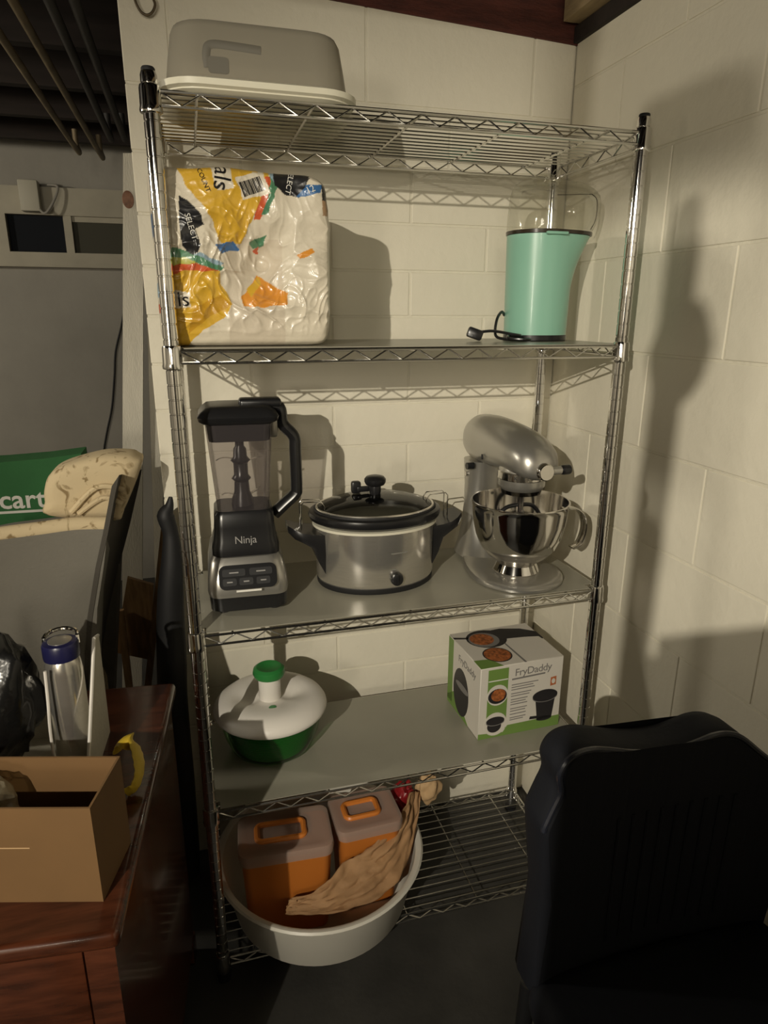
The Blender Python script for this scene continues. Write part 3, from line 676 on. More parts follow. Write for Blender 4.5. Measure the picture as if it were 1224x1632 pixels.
mb = MB(); lathe(mb, [(0.0535,0.259),(0.0552,0.257),(0.0552,0.242),(0.0535,0.240)], 40, cap0=False, cap1=False); bd = mb.build('chrome_band', 'polished', hd)
# raised name on the band
for i, ch in enumerate('KitchenAid'):
    a = -PI/2 + (i-4.5)*0.17; r = 0.0556
    text('lettering', ch, 0.0115, 'blacksoft', bd, frame((r*math.cos(a), r*math.sin(a), 0.2495), (-math.sin(a), math.cos(a), 0), (0,0,1)), depth=0.0003)
mb = MB(); lathe(mb, [(0.047,0.217),(0.044,0.206),(0.030,0.202)], 36); mb.build('planetary_ring', 'polished', hd)
mb = MB(); lathe(mb, [(0.019,0),(0.019,0.018),(0.0165,0.021)], 24)
mb.xf(Matrix.Translation((0,-0.082,0.274)) @ Matrix.Rotation(PI/2, 4, 'X')); hb = mb.build('attachment_hub', 'polished', hd)
mb = MB(); tube(mb, [(0.012,-0.088,0.274),(0.042,-0.088,0.274)], 0.009, 16); mb.build('hub_boss', 'silverpaint', hd)
mb = MB(); tube(mb, spline([(0.040,-0.088,0.274),(0.050,-0.088,0.274),(0.062,-0.088,0.274),(0.066,-0.088,0.274)], 3), [0.007,0.009,0.0105,0.011,0.011,0.011,0.011,0.0105,0.009,0.005], 14); mb.build('hub_knob', 'blackplastic', hd)
mb = MB(); tube(mb, [(-0.046,0.155,0.238),(-0.064,0.155,0.238)], 0.0085, 14); mb.build('lock_lever', 'blackplastic', mx)
mb = MB(); tube(mb, [(-0.044,0.190,0.210),(-0.050,0.190,0.210)], 0.006, 12); mb.build('speed_lever', 'polished', mx)
mb = MB(); rbox(mb, (-0.0590,0.085,0.275), (0.003,0.006,0.012), 0.001); mb.build('vent_slot', 'blacksoft', hd)
mb = MB(); tube(mb, [(-0.030,0.235,0.236),(0.030,0.235,0.236)], 0.008, 12); mb.build('hinge_pin', 'polished', mx)
mb = MB(); lathe(mb, [(0.030,0.032),(0.052,0.032),(0.054,0.036),(0.050,0.044),(0.046,0.052),(0.050,0.058),(0.070,0.070),(0.088,0.090),(0.099,0.115),(0.106,0.145),(0.109,0.175),(0.1105,0.184),(0.1125,0.186),(0.1125,0.188),(0.1085,0.188),(0.107,0.175),(0.104,0.145),(0.097,0.116),(0.086,0.092),(0.068,0.073),(0.03,0.062)], 64); mb.v = [(x, y, 0.188-(0.188-z)*1.105) for x, y, z in mb.v]; bw = mb.build('bowl', 'polished', mx)
mb = MB(); pts = spline([(0.100,-0.018,0.162),(0.126,-0.026,0.164),(0.148,-0.032,0.146),(0.154,-0.034,0.112),(0.146,-0.031,0.078),(0.130,-0.027,0.066)], 5)
rings = []
for i, p in enumerate(pts):
    a = pts[max(0, i-1)]; b = pts[min(len(pts)-1, i+1)]; t = (b-a).normalized(); s_ = Vector((0,1,0)); q = t.cross(s_).normalized()
    rings.append([tuple(p+s_*0.0135*math.cos(2*PI*j/10)+q*0.0035*math.sin(2*PI*j/10)) for j in range(10)])
loft(mb, rings); mb.build('bowl_handle', 'polished', bw)
mb = MB(); tube(mb, [(0,0,0.200),(0,0,0.150)], 0.008, 12); bt = mb.build('beater_shaft', 'polished', mx)
mb = MB()
for s in (-1, 1):
    tube(mb, spline([(0,0,0.176),(s*0.035,0.004,0.170),(s*0.058,0.006,0.140),(s*0.045,0.004,0.105),(0,0,0.075)], 5), 0.005, 8)
tube(mb, [(-0.056,0,0.135),(0.056,0,0.135)], 0.004, 8); tube(mb, [(0,0,0.17),(0,0,0.08)], 0.004, 8); mb.build('flat_beater', 'blackplastic', bt)

# ------------------------------------------------------------------ shelf four: salad spinner
sp = tag(empty('salad_spinner', (0.153, 0.195, Z4)), 'green salad spinner with white lid and green topped knob', 'salad spinner')
mb = MB(); lathe(mb, [(0.075,0.0),(0.088,0.001),(0.098,0.010),(0.112,0.045),(0.122,0.090),(0.124,0.106)], 56, cap1=False); mb.build('outer_bowl', clear('green_clear_bowl', (0.55, 0.80, 0.55)), sp)
mb = MB(); prof = []
for k in range(34):
    t = k/33; prof.append((0.084+0.031*t**0.8 + (0.0007 if k % 2 else -0.0007), 0.006+0.098*t))
lathe(mb, [(0.03,0.007)]+prof, 56, cap1=False); mb.build('basket', 'green', sp)
mb = MB(); lathe(mb, [(0.122,0.100),(0.132,0.101),(0.1345,0.106),(0.1335,0.112),(0.128,0.121),(0.118,0.129),(0.104,0.135),(0.088,0.137),(0.070,0.136),(0.052,0.132),(0.040,0.129),(0.020,0.128),(0.005,0.128)], 64)
ldm = []
for x, y, z in mb.v:                            # two soft scoops beside the plunger
    r = math.hypot(x, y); a = math.atan2(y, x)
    if 0.02 < r < 0.10 and z > 0.11: z -= 0.012*math.exp(-((r-0.055)/0.028)**2)*max(0, math.cos(2*(a)))**2
    ldm.append((x, y, z))
mb.v = ldm; ll = mb.build('lid', 'whiteplastic', sp)
lathe(MB(), [(0.026,0.125),(0.0255,0.150),(0.0265,0.186),(0.024,0.190)], 32).build('plunger', 'whiteplastic', ll)
lathe(MB(), [(0.026,0.184),(0.035,0.187),(0.038,0.195),(0.036,0.205),(0.029,0.210),(0.022,0.209),(0.016,0.206),(0.004,0.205)], 36).build('plunger_cap', 'green', ll)
lathe(MB(), [(0.008,0.126),(0.010,0.1315),(0.0085,0.1335),(0.003,0.134)], 20, 0.0, -0.055).build('brake_button', 'green', ll)

# ------------------------------------------------------------------ boxed deep fryer
fl_, fr_, bl_ = Vector((0.641,0.070,0)), Vector((0.863,0.078,0)), Vector((0.634,0.262,0))
ang = math.atan2(fr_.y-fl_.y, fr_.x-fl_.x)
fb = tag(empty('fryer_box', (fl_.x, fl_.y, Z4), ang), 'white and green printed cardboard box of a deep fryer', 'box')
bw_, bd_, bh = 0.226, 0.192, 0.196
mb = MB(); rbox(mb, (bw_/2, bd_/2, bh/2), (bw_, bd_, bh), 0.0015, 1); cb = mb.build('carton', 'boxwhite', fb)
def front(poly, m, name, lift=0.0003): return prism(MB(), [(x*bw_, z*bh) for x, z in poly], (0,-lift,0), (1,0,0), (0,0,1), (0,1,0), lift).build(name, m, cb, smooth=False)
def topf(poly, m, name, lift=0.0003): return prism(MB(), [(x*bw_, y*bd_) for x, y in poly], (0,0,bh), (1,0,0), (0,1,0), (0,0,1), lift).build(name, m, cb, smooth=False)
def left(poly, m, name, lift=0.0003): return prism(MB(), [(y*bd_, z*bh) for y, z in poly], (-lift,0,0), (0,1,0), (0,0,1), (1,0,0), lift).build(name, m, cb, smooth=False)
def ell(cx, cz, rx, rz, n=24, a0=0, a1=2*PI): return [(cx+rx*math.cos(a0+(a1-a0)*i/n), cz+rz*math.sin(a0+(a1-a0)*i/n)) for i in range(n)]
front([(0,0),(1,0),(1,0.15),(0.35,0.14),(0.30,0.05),(0.0,0.08)], 'boxgreen', 'green_band')
front([(0.09,0.10),(0.33,0.10),(0.33,0.965),(0.09,0.965)], 'boxgreen', 'green_strip')
front([(0.095,0.80),(0.325,0.80),(0.325,0.815),(0.095,0.815)], 'whiteprint', 'strip_line', 0.0005)
front(ell(0.21,0.60,0.125,0.145), 'boxwhite', 'print_oval', 0.0005); front(ell(0.21,0.585,0.112,0.105), 'boxblack', 'printed_dish', 0.0007); front(ell(0.22,0.60,0.085,0.085), 'boxfood', 'printed_food', 0.0009)
front(ell(0.20,0.19,0.14,0.165), 'boxwhite', 'print_oval', 0.0005)
front(ell(0.19,0.16,0.085,0.09), 'boxblack', 'printed_pot', 0.0007); front(ell(0.20,0.235,0.11,0.06), 'boxblack', 'printed_pot_lid', 0.0009); front(ell(0.20,0.215,0.11,0.05), 'boxgrey', 'printed_pot_rim', 0.0008)
front([(0.72,0.12),(0.90,0.14),(0.93,0.45),(0.68,0.45)], 'boxblack', 'printed_fryer', 0.0005); front(ell(0.805,0.14,0.095,0.035), 'boxblack', 'printed_fryer_foot', 0.0005)
front(ell(0.80,0.475,0.155,0.085), 'boxblack', 'printed_fryer_lid', 0.0009); front(ell(0.80,0.455,0.155,0.075), 'boxgrey', 'printed_fryer_rim', 0.0007)
front([(0.62,0.16),(0.74,0.15),(0.74,0.19),(0.63,0.20)], 'boxblack', 'printed_handle', 0.0005)
front([(0.855,0.60),(0.925,0.61),(0.925,0.73),(0.855,0.72)], 'boxred', 'printed_badge', 0.0005); front(ell(0.89,0.665,0.022,0.036), 'boxwhite', 'badge_mark', 0.0008)
text('lettering', 'FryDaddy', 0.028, 'boxgrey', cb, frame((0.63*bw_, -0.0006, 0.875*bh), (1,0,0.02), (0,0,1)), depth=0.0002, spacing=0.92)
front([(0.375,0.775),(0.78,0.79),(0.78,0.812),(0.375,0.797)], 'boxgrey', 'text_line', 0.0004)
for k, (z, x1) in enumerate(((0.70,0.70),(0.665,0.64),(0.63,0.66),(0.575,0.62),(0.54,0.60),(0.49,0.58),(0.455,0.56),(0.42,0.58),(0.36,0.58),(0.325,0.56),(0.28,0.57),(0.23,0.57),(0.20,0.54))):
    front([(0.375,z),(x1,z+0.006),(x1,z+0.018),(0.375,z+0.012)], 'boxgrey', 'text_line', 0.0004)
topf([(0.0,0.0),(0.27,0.0),(0.18,0.20),(0.0,0.22)], 'boxgreen', 'green_corner'); topf(ell(0.31,0.28,0.15,0.17), 'boxfood', 'printed_food', 0.0006)
topf(ell(0.31,0.28,0.165,0.19), 'boxblack', 'printed_dish', 0.0004)
topf(ell(0.36,0.72,0.24,0.25), 'boxblack', 'printed_fryer', 0.0004); topf(ell(0.30,0.72,0.14,0.16), 'boxfood', 'printed_food', 0.0008); topf(ell(0.32,0.70,0.18,0.20), 'boxgrey', 'printed_fryer_rim', 0.0006)
topf([(0.45,0.66),(0.80,0.62),(0.97,0.58),(0.98,0.50),(1.0,0.52),(1.0,0.72),(0.85,0.86),(0.62,0.94),(0.42,0.92)], 'boxblack', 'printed_fryer', 0.0005)
topf([(0.0,0.83),(0.22,0.76),(0.22,0.80),(0.0,0.88)], 'boxblack', 'printed_handle', 0.0004)
topf([(0.52,0.0),(0.545,0.0),(0.52,0.55),(0.50,0.55)], 'boxgrey', 'flap_slit', 0.0004)
left([(0,0),(1,0),(1,0.10),(0.72,0.30),(0.30,0.0)], 'boxgreen', 'green_band'); left([(0.84,0.05),(1,0.05),(1,0.98),(0.84,0.98)], 'boxgreen', 'green_strip')
left(ell(0.56,0.36,0.24,0.34), 'boxblack', 'printed_fryer', 0.0005); left(ell(0.52,0.45,0.20,0.05), 'boxgrey', 'printed_fryer_rim', 0.0008)
text('lettering', 'FryDaddy', 0.026, 'boxgrey', cb, frame((-0.0006, 0.40*bd_, 0.82*bh), (0,-1,0), (0,0,1)), depth=0.0002)

# ------------------------------------------------------------------ bottom shelf: dish tub and what it holds
TC = (0.250, 0.112)
tb = lathe(MB(), [(0.195,0.0),(0.205,0.003),(0.214,0.014),(0.238,0.130),(0.243,0.138),(0.252,0.142),(0.254,0.147),(0.250,0.151),(0.243,0.151),(0.236,0.146),(0.232,0.13),(0.208,0.018),(0.200,0.009),(0.05,0.008)], 72).build('dish_tub', 'tub', loc=(TC[0], TC[1], Z5))
tag(tb, 'round off-white plastic dish tub on the bottom shelf', 'tub')
ZT = Z5+0.0085
def foodbox(name, cx, cy, rz, hx, hy, h, label, tilt=0):
    e = tag(empty(name, (cx, cy, ZT), rz), label, 'container', 'orange food containers in the tub')
    e.rotation_euler.x = tilt
    mb = MB(); loft(mb, [rring(hx-0.016,hy-0.012,0.016,0.0), rring(hx-0.012,hy-0.010,0.018,0.006), rring(hx-0.002,hy-0.002,0.02,h-0.02), rring(hx,hy,0.02,h-0.016), rring(hx-0.004,hy-0.004,0.018,h-0.018)]); mb.build('box', 'orange', e)
    mb = MB(); loft(mb, [rring(hx+0.002,hy+0.002,0.022,h-0.030), rring(hx+0.004,hy+0.004,0.022,h-0.010), rring(hx+0.002,hy+0.002,0.022,h-0.002), rring(hx-0.006,hy-0.006,0.02,h), rring(hx-0.016,hy-0.014,0.018,h-0.002)], False, True); l = mb.build('lid', 'lidfrost', e)
    mb = MB(); tube(mb, [(p[0], p[1], h-0.0005) for p in rring(hx*0.52, hy*0.40, 0.012, 0, -0.01, 0.0)], 0.007, 8, True); mb.build('lid_handle', 'orange', l)
    return e
foodbox('food_container', 0.160, 0.064, math.radians(-3), 0.104, 0.066, 0.246, 'larger orange food container with frosted lid in the tub')
foodbox('food_container', 0.358, 0.090, math.radians(2), 0.078, 0.064, 0.242, 'smaller orange food container with frosted lid in the tub')
# crumpled paper bag lying against the right and front of the tub
def crumple(name, path, widths, m, label, cat, th=0.010, amp=0.010, seed=0, loc=None):
    P = spline(path, 10); n = len(P); rows = []; k = 26
    for i, p in enumerate(P):
        t = i/(n-1); f = t*(len(widths)-1); q = int(min(f, len(widths)-2)); wd = [Vector(widths[q][c]).lerp(Vector(widths[q+1][c]), f-q) for c in (0, 1)] 
        row = []
        for j in range(k+1):
            s = j/k; b = wd[0].lerp(wd[1], s)
            rdg = abs(nz(i*0.13+seed, s*5.0, seed*1.7))-0.2
            row.append(p+b+Vector((0.3, -0.7, 0.6))*rdg*amp*2+Vector((nz(i*.3, s*9, seed), nz(i*.3, s*9, seed+5), nz(i*.3, s*9, seed+9)))*amp*0.5)
        rows.append(row)
    mb = MB(); v = [q for r in rows for q in r]; f = []
    for i in range(n-1):
        for j in range(k): f.append((i*(k+1)+j, i*(k+1)+j+1, (i+1)*(k+1)+j+1, (i+1)*(k+1)+j))
    mb.add(v, f); o = mb.build(name, m, angle=60)
    s = o.modifiers.new('thickness', 'SOLIDIFY'); s.thickness = th; s.offset = -1
    return tag(o, label, cat)
def q5(px, py, z): return at(px, py, 2, z)
lo = [q5(455,1457,0.175), q5(530,1456,0.175), q5(600,1432,0.185), q5(640,1395,0.195), q5(660,1340,0.22), q5(672,1262,0.29)]
hi = [q5(460,1438,0.20), q5(505,1420,0.225), q5(545,1375,0.245), q5(585,1352,0.26), q5(640,1300,0.30), q5(655,1262,0.315)]
wd = [((0,0,0), tuple(Vector(h)-Vector(l))) for l, h in zip(lo, hi)]
crumple('paper_bag', lo, wd, 'kraft', 'crumpled brown paper bag tucked into the tub beside the orange containers', 'paper bag', 0.003, 0.010, 3)
mb = MB(); Vv = []
bm = bmesh.new(); bmesh.ops.create_icosphere(bm, subdivisions=4, radius=1)
for v in bm.verts:
    n_ = 1+0.30*nz(*(v.co*2.2))+0.12*nz(*(v.co*6)); v.co = Vector((v.co.x*0.035, v.co.y*0.030, v.co.z*0.055))*n_
bm.verts.index_update(); mb.add([v.co[:] for v in bm.verts], [[v.index for v in f.verts] for f in bm.faces]); bm.free()
c = q5(655, 1268, 0.30); o = mb.build('red_pouch', 'red', loc=(c.x-0.012, c.y+0.030, 0.262)); tag(o, 'dark red crumpled pouch sticking out of the tub', 'pouch')
c = q5(676, 1275, 0.27)
o = blob(0.030, 0.024, 0.040, 8.0, 0.35, 0.15).build('tan_cloth', 'tan', loc=(c.x+0.016, c.y+0.016, 0.243)); tag(o, 'bunched tan cloth beside the dark red pouch', 'cloth')

# ------------------------------------------------------------------ dark chair beside the shelving
YC = -0.50
ch = tag(empty('padded_chair', (0.70, YC, 0)), 'black padded chair with curved piped backrest in front of the right wall', 'chair')
opx = [(856,1420),(850,1330),(849,1300),(858,1280),(868,1262),(879,1240),(876,1215),(886,1195),(905,1183),(932,1179),(965,1183),(1000,1189),(1040,1190),(1075,1185),(1105,1174),(1130,1163),(1152,1159),(1172,1164),(1195,1183),(1222,1206)]
top = [at(x, y, 1, YC) for x, y in opx]
prof2 = [(p.x-0.70, p.z) for p in top] + [(0.235, 0.74), (0.240, 0.66), (0.235, 0.58)]
sp2 = [(q.x, q.z) for q in spline([(a, 0, b) for a, b in prof2], 4)]
mb = MB(); rows = []
n = len(sp2)
poly = [(-0.225, 0.44)] + sp2 + [(0.225, 0.44)]
cxm = 0.0; czm = 0.62
rings = []
for (sc_, y) in ((0.965, -0.012), (0.99, -0.004), (1.0, 0.012), (1.0, 0.040), (0.985, 0.055), (0.95, 0.060)):
    rings.append([((x-cxm)*sc_+cxm, y+0.10*(x/0.24)**2*-0.25, (z-czm)*sc_+czm) for x, z in poly])
# front and back skins follow the curve of the back: build as strips between left and right edges
loft(mb, rings, False, False)
def skin(rg, flip):
    m_ = len(rg); half = m_//2; v = []; f = []; K = 14
    for i in range(half):
        a = Vector(rg[i]); b = Vector(rg[m_-1-i])
        for k in range(K+1):
            t = k/K; p = a.lerp(b, t); x = p.x; yb = rg[0][1]-(-0.025*(rg[0][0]/0.24)**2) if False else None
            p.y = (a.y*(1-t)+b.y*t) + 0.025*((a.x/0.24)**2*(1-t)+(b.x/0.24)**2*t) - 0.025*(x/0.24)**2
            v.append(p)
    for i in range(half-1):
        for k in range(K): f.append((i*(K+1)+k, i*(K+1)+k+1, (i+1)*(K+1)+k+1, (i+1)*(K+1)+k))
    mb.add(v, f)
skin(rings[0], False); skin(rings[-1], True)
mb.build('backrest', 'chairdark', ch, angle=70)
mb = MB(); tube(mb, [((x)*0.995, 0.004-0.025*(x/0.24)**2-0.012, (z-czm)*0.985+czm) for x, z in sp2[8:]], 0.0045, 7); mb.build('piping', 'piping', ch)
for k in range(9):
    mb = MB(); x = -0.09+0.026*k; tube(mb, [(x, -0.0135-0.025*(x/0.24)**2, 0.50), (x*1.02, -0.0135-0.025*(x/0.24)**2, 0.74)], 0.0035, 6); mb.build('back_rib', 'chairdark', ch)
mb = MB(); rbox(mb, (0, -0.24, 0.43), (0.46, 0.46, 0.08), 0.03, 3); mb.build('seat', 'chairdark', ch)
for sx in (-1, 1):
    for yy in (-0.42, 0.02):
        mb = MB(); tube(mb, [(sx*0.20, yy, 0.40), (sx*0.215, yy, 0.0)], 0.014, 10); mb.build('leg', 'blackplastic', ch)

# ------------------------------------------------------------------ cherry desk with the things on it
ZD = 0.72
da = math.atan2(-0.06, 0.61)                      # desk turned a few degrees
dk = tag(empty('desk', (-0.112, -0.505, 0), da), 'dark cherry wood desk beside the shelving unit', 'desk')
dl_, dd = 1.10, 0.615
mb = MB(); rbox(mb, (-dl_/2, dd/2, ZD-0.014), (dl_, dd, 0.028), 0.010, 3); mb.build('desk_top', 'cherry', dk)
mb = MB(); box(mb, -0.048, -0.010, 0.012, dd-0.03, 0.06, ZD-0.028); mb.build('side_panel', 'cherry', dk, smooth=False)
mb = MB(); box(mb, -dl_+0.018, -dl_+0.035, 0.03, dd-0.03, 0.06, ZD-0.028); mb.build('side_panel', 'cherry', dk, smooth=False)
mb = MB(); box(mb, -dl_+0.035, -0.035, dd-0.05, dd-0.035, 0.06, ZD-0.028); mb.build('back_panel', 'cherry', dk, smooth=False)
for k, (z0, z1) in enumerate(((0.487,0.690),(0.282,0.484),(0.07,0.279))):
    mb = MB(); rbox(mb, (-0.252, 0.022, (z0+z1)/2), (0.404, 0.02, z1-z0), 0.003); dr = mb.build('drawer', 'cherry', dk)
    lathe(MB(), [(0.006,0),(0.006,0.012),(0.013,0.016),(0.013,0.022),(0.006,0.025)], 14).xf(Matrix.Translation((-0.28, 0.012, (z0+z1)/2)) @ Matrix.Rotation(PI/2, 4, 'X')).build('knob', 'rust', dr)
mb = MB(); box(mb, -0.475, -0.458, 0.03, dd-0.05, 0.06, ZD-0.028); mb.build('inner_panel', 'cherry', dk, smooth=False)
for (x, y) in ((-0.03,0.04),(-0.03,dd-0.04),(-dl_+0.03,0.04),(-dl_+0.03,dd-0.04)):
    mb = MB(); rbox(mb, (x, y, 0.03), (0.045, 0.045, 0.06), 0.005); mb.build('foot', 'cherry', dk)
ZD += 0.0003
# open cardboard box
fr = at(165, 1437, 2, ZD); ba = math.radians(-15)
cb_ = tag(empty('cardboard_box', (fr.x, fr.y, ZD), ba), 'open shallow cardboard box on the desk', 'box')
bw2, bd2, bh2, t = 0.30, 0.105, 0.150, 0.003
for nm, a in (('front_wall', (-bw2,0,0,t,0,bh2)), ('back_wall', (-bw2,0,bd2-t,bd2,0,bh2)), ('right_wall', (-t,0,t,bd2-t,0,bh2)), ('left_wall', (-bw2,-bw2+t,t,bd2-t,0,bh2)), ('bottom', (-bw2+t,-t,t,bd2-t,0,t))):
    box(MB(), *a).build(nm, 'card', cb_, smooth=False)
box(MB(), -bw2+t, -t, bd2-t-0.012, bd2-t-0.0005, 0.06, 0.063).build('inner_flap', 'card', cb_, smooth=False)
box(MB(), -bw2, -0.085, -0.0006, 0.0, 0.088, 0.0895).build('box_crease', 'tan', cb_, smooth=False)
p = cb_.matrix_basis @ Vector((-0.170, bd2/2, 0.004))
o = blob(0.042, 0.034, 0.072, 2.0).build('plastic_bag', 'bag_clear', loc=(p.x, p.y, ZD+0.0035)); tag(o, 'crumpled clear plastic bag standing inside the cardboard box', 'bag')
# yellow glove cuff beside the box
mb = MB(); c = at(204, 1290, 2, ZD)
pts = spline([(0.000,0.012,0.006),(0.014,0.016,0.012),(0.022,0.03,0.03),(0.020,0.044,0.052),(0.012,0.058,0.066),(-0.004,0.07,0.064),(-0.012,0.075,0.045)], 7)
rings = []
for i, p in enumerate(pts):
    a = pts[max(0, i-1)]; b = pts[min(len(pts)-1, i+1)]; tt = (b-a).normalized(); s_ = tt.cross(Vector((-0.8, 0.5, 0.2))).normalized(); q = tt.cross(s_); w_ = 0.016+0.0012*math.sin(i*1.6)
    rings.append([tuple(p+s_*w_*math.cos(2*PI*j/12)+q*0.004*math.sin(2*PI*j/12)) for j in range(12)])
loft(mb, rings); mz = min(v[2] for v in mb.v); mb.v = [(x, y, z-mz) for x, y, z in mb.v]
o = mb.build('rubber_glove', 'yellow', loc=(c.x-0.004, c.y+0.012, ZD)); tag(o, 'yellow ribbed rubber glove cuff beside the cardboard box', 'glove')
# white bin with its cut-down side
bn = tag(empty('storage_bin', (-0.196, -0.23, ZD), math.radians(-4)), 'white mesh storage bin behind the cardboard box', 'bin')
mb = MB(); prism(mb, [(0.0,0.0),(0.185,0.0),(0.195,0.195),(0.165,0.205),(0.0,0.015)], (0.012,0,0), (0,1,0), (0,0,1), (1,0,0), 0.0035); mb.build('side', 'binwhite', bn, smooth=False)
mb = MB(); prism(mb, [(0.0,0.0),(0.185,0.0),(0.195,0.195),(0.165,0.205),(0.0,0.015)], (-0.26,0,0), (0,1,0), (0,0,1), (1,0,0), 0.0035); mb.build('side', 'binwhite', bn, smooth=False)
mb = MB(); box(mb, -0.2565, 0.012, 0.1815, 0.185, 0.0, 0.06); mb.build('back', 'binwhite', bn, smooth=False)
mb = MB(); box(mb, -0.2565, 0.012, 0.0, 0.1815, 0.0, 0.003); mb.build('bottom', 'binwhite', bn, smooth=False)
mb = MB(); tube(mb, [(0.0138,0.0,0.015),(0.0138,0.165,0.205),(0.0138,0.195,0.195)], 0.003, 6); mb.build('edge_piping', 'whiteplastic', bn)
# steel bottle
bo = tag(empty('steel_bottle', (-0.216, -0.112, ZD+0.0035)), 'silver insulated bottle with navy lid standing in the white bin', 'bottle')
lathe(MB(), [(0.026,0.0),(0.030,0.003),(0.0305,0.172),(0.028,0.190),(0.0245,0.198)], 32).build('body', 'steel', bo)
lathe(MB(), [(0.024,0.194),(0.0285,0.196),(0.029,0.200),(0.029,0.220),(0.027,0.224),(0.021,0.2255)], 32).build('lid', 'navy', bo)
lathe(MB(), [(0.019,0.2245),(0.019,0.2265),(0.012,0.227)], 24).build('lid_badge', 'silverpaint', bo)
mb = MB(); tube(mb, [(0.026*math.cos(a), 0.010+0.026*math.sin(a), 0.2275+0.004*math.sin(a)) for a in [PI*i/10 for i in range(11)]], 0.0035, 8); tube(mb, [(0.026,0.010,0.2275),(0.027,0.006,0.215)], 0.003, 6); tube(mb, [(-0.026,0.010,0.2275),(-0.027,0.006,0.215)], 0.003, 6); mb.build('carry_loop', 'chrome', bo)
o = blob(0.066, 0.058, 0.118, 5.0, 0.3, 0.2).build('black_plastic_bag', 'bag_black', loc=(-0.325, -0.135, ZD+0.0035)); tag(o, 'shiny black plastic bag bunched up in the white bin', 'bag')
mb = MB(); pts = spline([(-0.236,-0.150,ZD+0.195),(-0.238,-0.152,ZD+0.14),(-0.240,-0.158,ZD+0.09),(-0.238,-0.166,ZD+0.045),(-0.228,-0.180,ZD+0.008)], 6); tube(mb, pts, 0.0026, 7); o = mb.build('white_cord', 'whiteplastic'); tag(o, 'thin white cord hanging in front of the silver bottle', 'cord')

# ------------------------------------------------------------------ armchair behind the desk
YA = 0.21
ac = tag(empty('armchair', (-0.45, YA+0.35, 0)), 'grey armchair with cream floral lining behind the desk', 'armchair')
def ap(px, py, y=YA): q = at(px, py, 1, y); return (q.x+0.45, q.z)
arm = [ap(-60,872), ap(0,860), ap(60,852), ap(120,844), ap(172,843), ap(165,905), ap(155,970)] + [(0.14, 0.12), (-0.42, 0.12), (-0.42, 0.90)]
arm[-1] = (arm[0][0], arm[0][1]-0.01); arm[-2] = (arm[0][0], 0.12)
mb = MB(); prism(mb, arm, (0,-0.35,0), (1,0,0), (0,0,1), (0,1,0), 0.12); mb.build('arm', 'chairgrey', ac, smooth=False)
mb = MB(); prism(mb, arm, (0,0.17,0), (1,0,0), (0,0,1), (0,1,0), 0.12); mb.build('arm', 'chairgrey', ac, smooth=False)
edge = [ap(-60,868), ap(0,856), ap(60,848), ap(120,840), ap(172,839)]
mb = MB(); tube(mb, spline([(x, -0.335, z) for x, z in edge], 5), 0.017, 10); mb.v = [(x, y*1.0, z) for x, y, z in mb.v]
M['floral'] = mat('cream_floral_fabric', (0.62, 0.50, 0.31), 0.85, bump=0.2, bscale=120)
nt = M['floral'].node_tree; b_ = nt.nodes['Principled BSDF']; g_ = nt.nodes.new('ShaderNodeNewGeometry')
n1 = nt.nodes.new('ShaderNodeTexNoise'); n1.inputs['Scale'].default_value = 26; n1.inputs['Detail'].default_value = 3; n1.inputs['Distortion'].default_value = 1.5
rp = nt.nodes.new('ShaderNodeValToRGB'); e = rp.color_ramp.elements; e[0].position = 0.56; e[0].color = (0.62, 0.50, 0.31, 1); e[1].position = 0.66; e[1].color = (0.27, 0.19, 0.09, 1)
nt.links.new(g_.outputs['Position'], n1.inputs['Vector']); nt.links.new(n1.outputs['Fac'], rp.inputs['Fac']); nt.links.new(rp.outputs['Color'], b_.inputs['Base Color'])
mb.build('arm_edge', 'floral', ac)
wing = [ap(66,838), ap(60,815), ap(59,796), ap(66,772), ap(85,757), ap(120,745), ap(160,736), ap(200,736), ap(214,741), ap(222,752), ap(205,800), ap(190,832), ap(176,846)]
wsp = [(q.x, q.z) for q in spline([(a, 0, b) for a, b in wing], 4, True)]
mb = MB(); cx_ = sum(p[0] for p in wsp)/len(wsp); cz_ = sum(p[1] for p in wsp)/len(wsp)
loft(mb, [[((x-cx_)*s_+cx_, y, (z-cz_)*s_+cz_) for x, z in wsp] for s_, y in ((0.0,-0.300),(0.40,-0.302),(0.75,-0.300),(0.93,-0.292),(1.0,-0.275),(1.0,-0.21),(0.93,-0.20),(0.0,-0.198))], False, False)
wg = mb.build('wing', 'floral', ac, angle=70)
nearp = [(178,775),(190,757),(183,790),(172,850),(160,905),(147,985),(140,1100),(132,1100),(139,985),(152,905),(164,850)]
farp = [(196,755),(226,748),(221,775),(206,840),(189,905),(172,985),(160,1060),(140,1060),(150,985),(165,905),(180,840)]
def av(px, py, y): q = at(px, py, 1, y); return (q.x+0.45, y-YA-0.35, q.z)
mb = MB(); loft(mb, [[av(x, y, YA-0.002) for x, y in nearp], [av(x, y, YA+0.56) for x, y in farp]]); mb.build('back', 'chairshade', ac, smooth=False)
mb = MB(); rbox(mb, (-0.05, -0.03, 0.40), (0.44, 0.395, 0.16), 0.04, 3); mb.build('seat_cushion', 'floral', ac)
for k, (pa, pb, pcx) in enumerate((((108,826),(150,785),(196,788)), ((120,828),(160,802),(192,812)))):
    mb = MB(); tube(mb, spline([(ap(*q)[0], -0.307, ap(*q)[1]) for q in (pa, pb, pcx)], 6), 0.006, 8); mb.build('pleat', 'floral', wg)
for (x, y) in ((-0.10,-0.28),(0.10,-0.28),(-0.10,0.22),(0.10,0.22)):
    mb = MB(); tube(mb, [(x,y,0.0),(x,y,0.125)], [0.016,0.022], 10); mb.build('leg', 'cherry', ac)
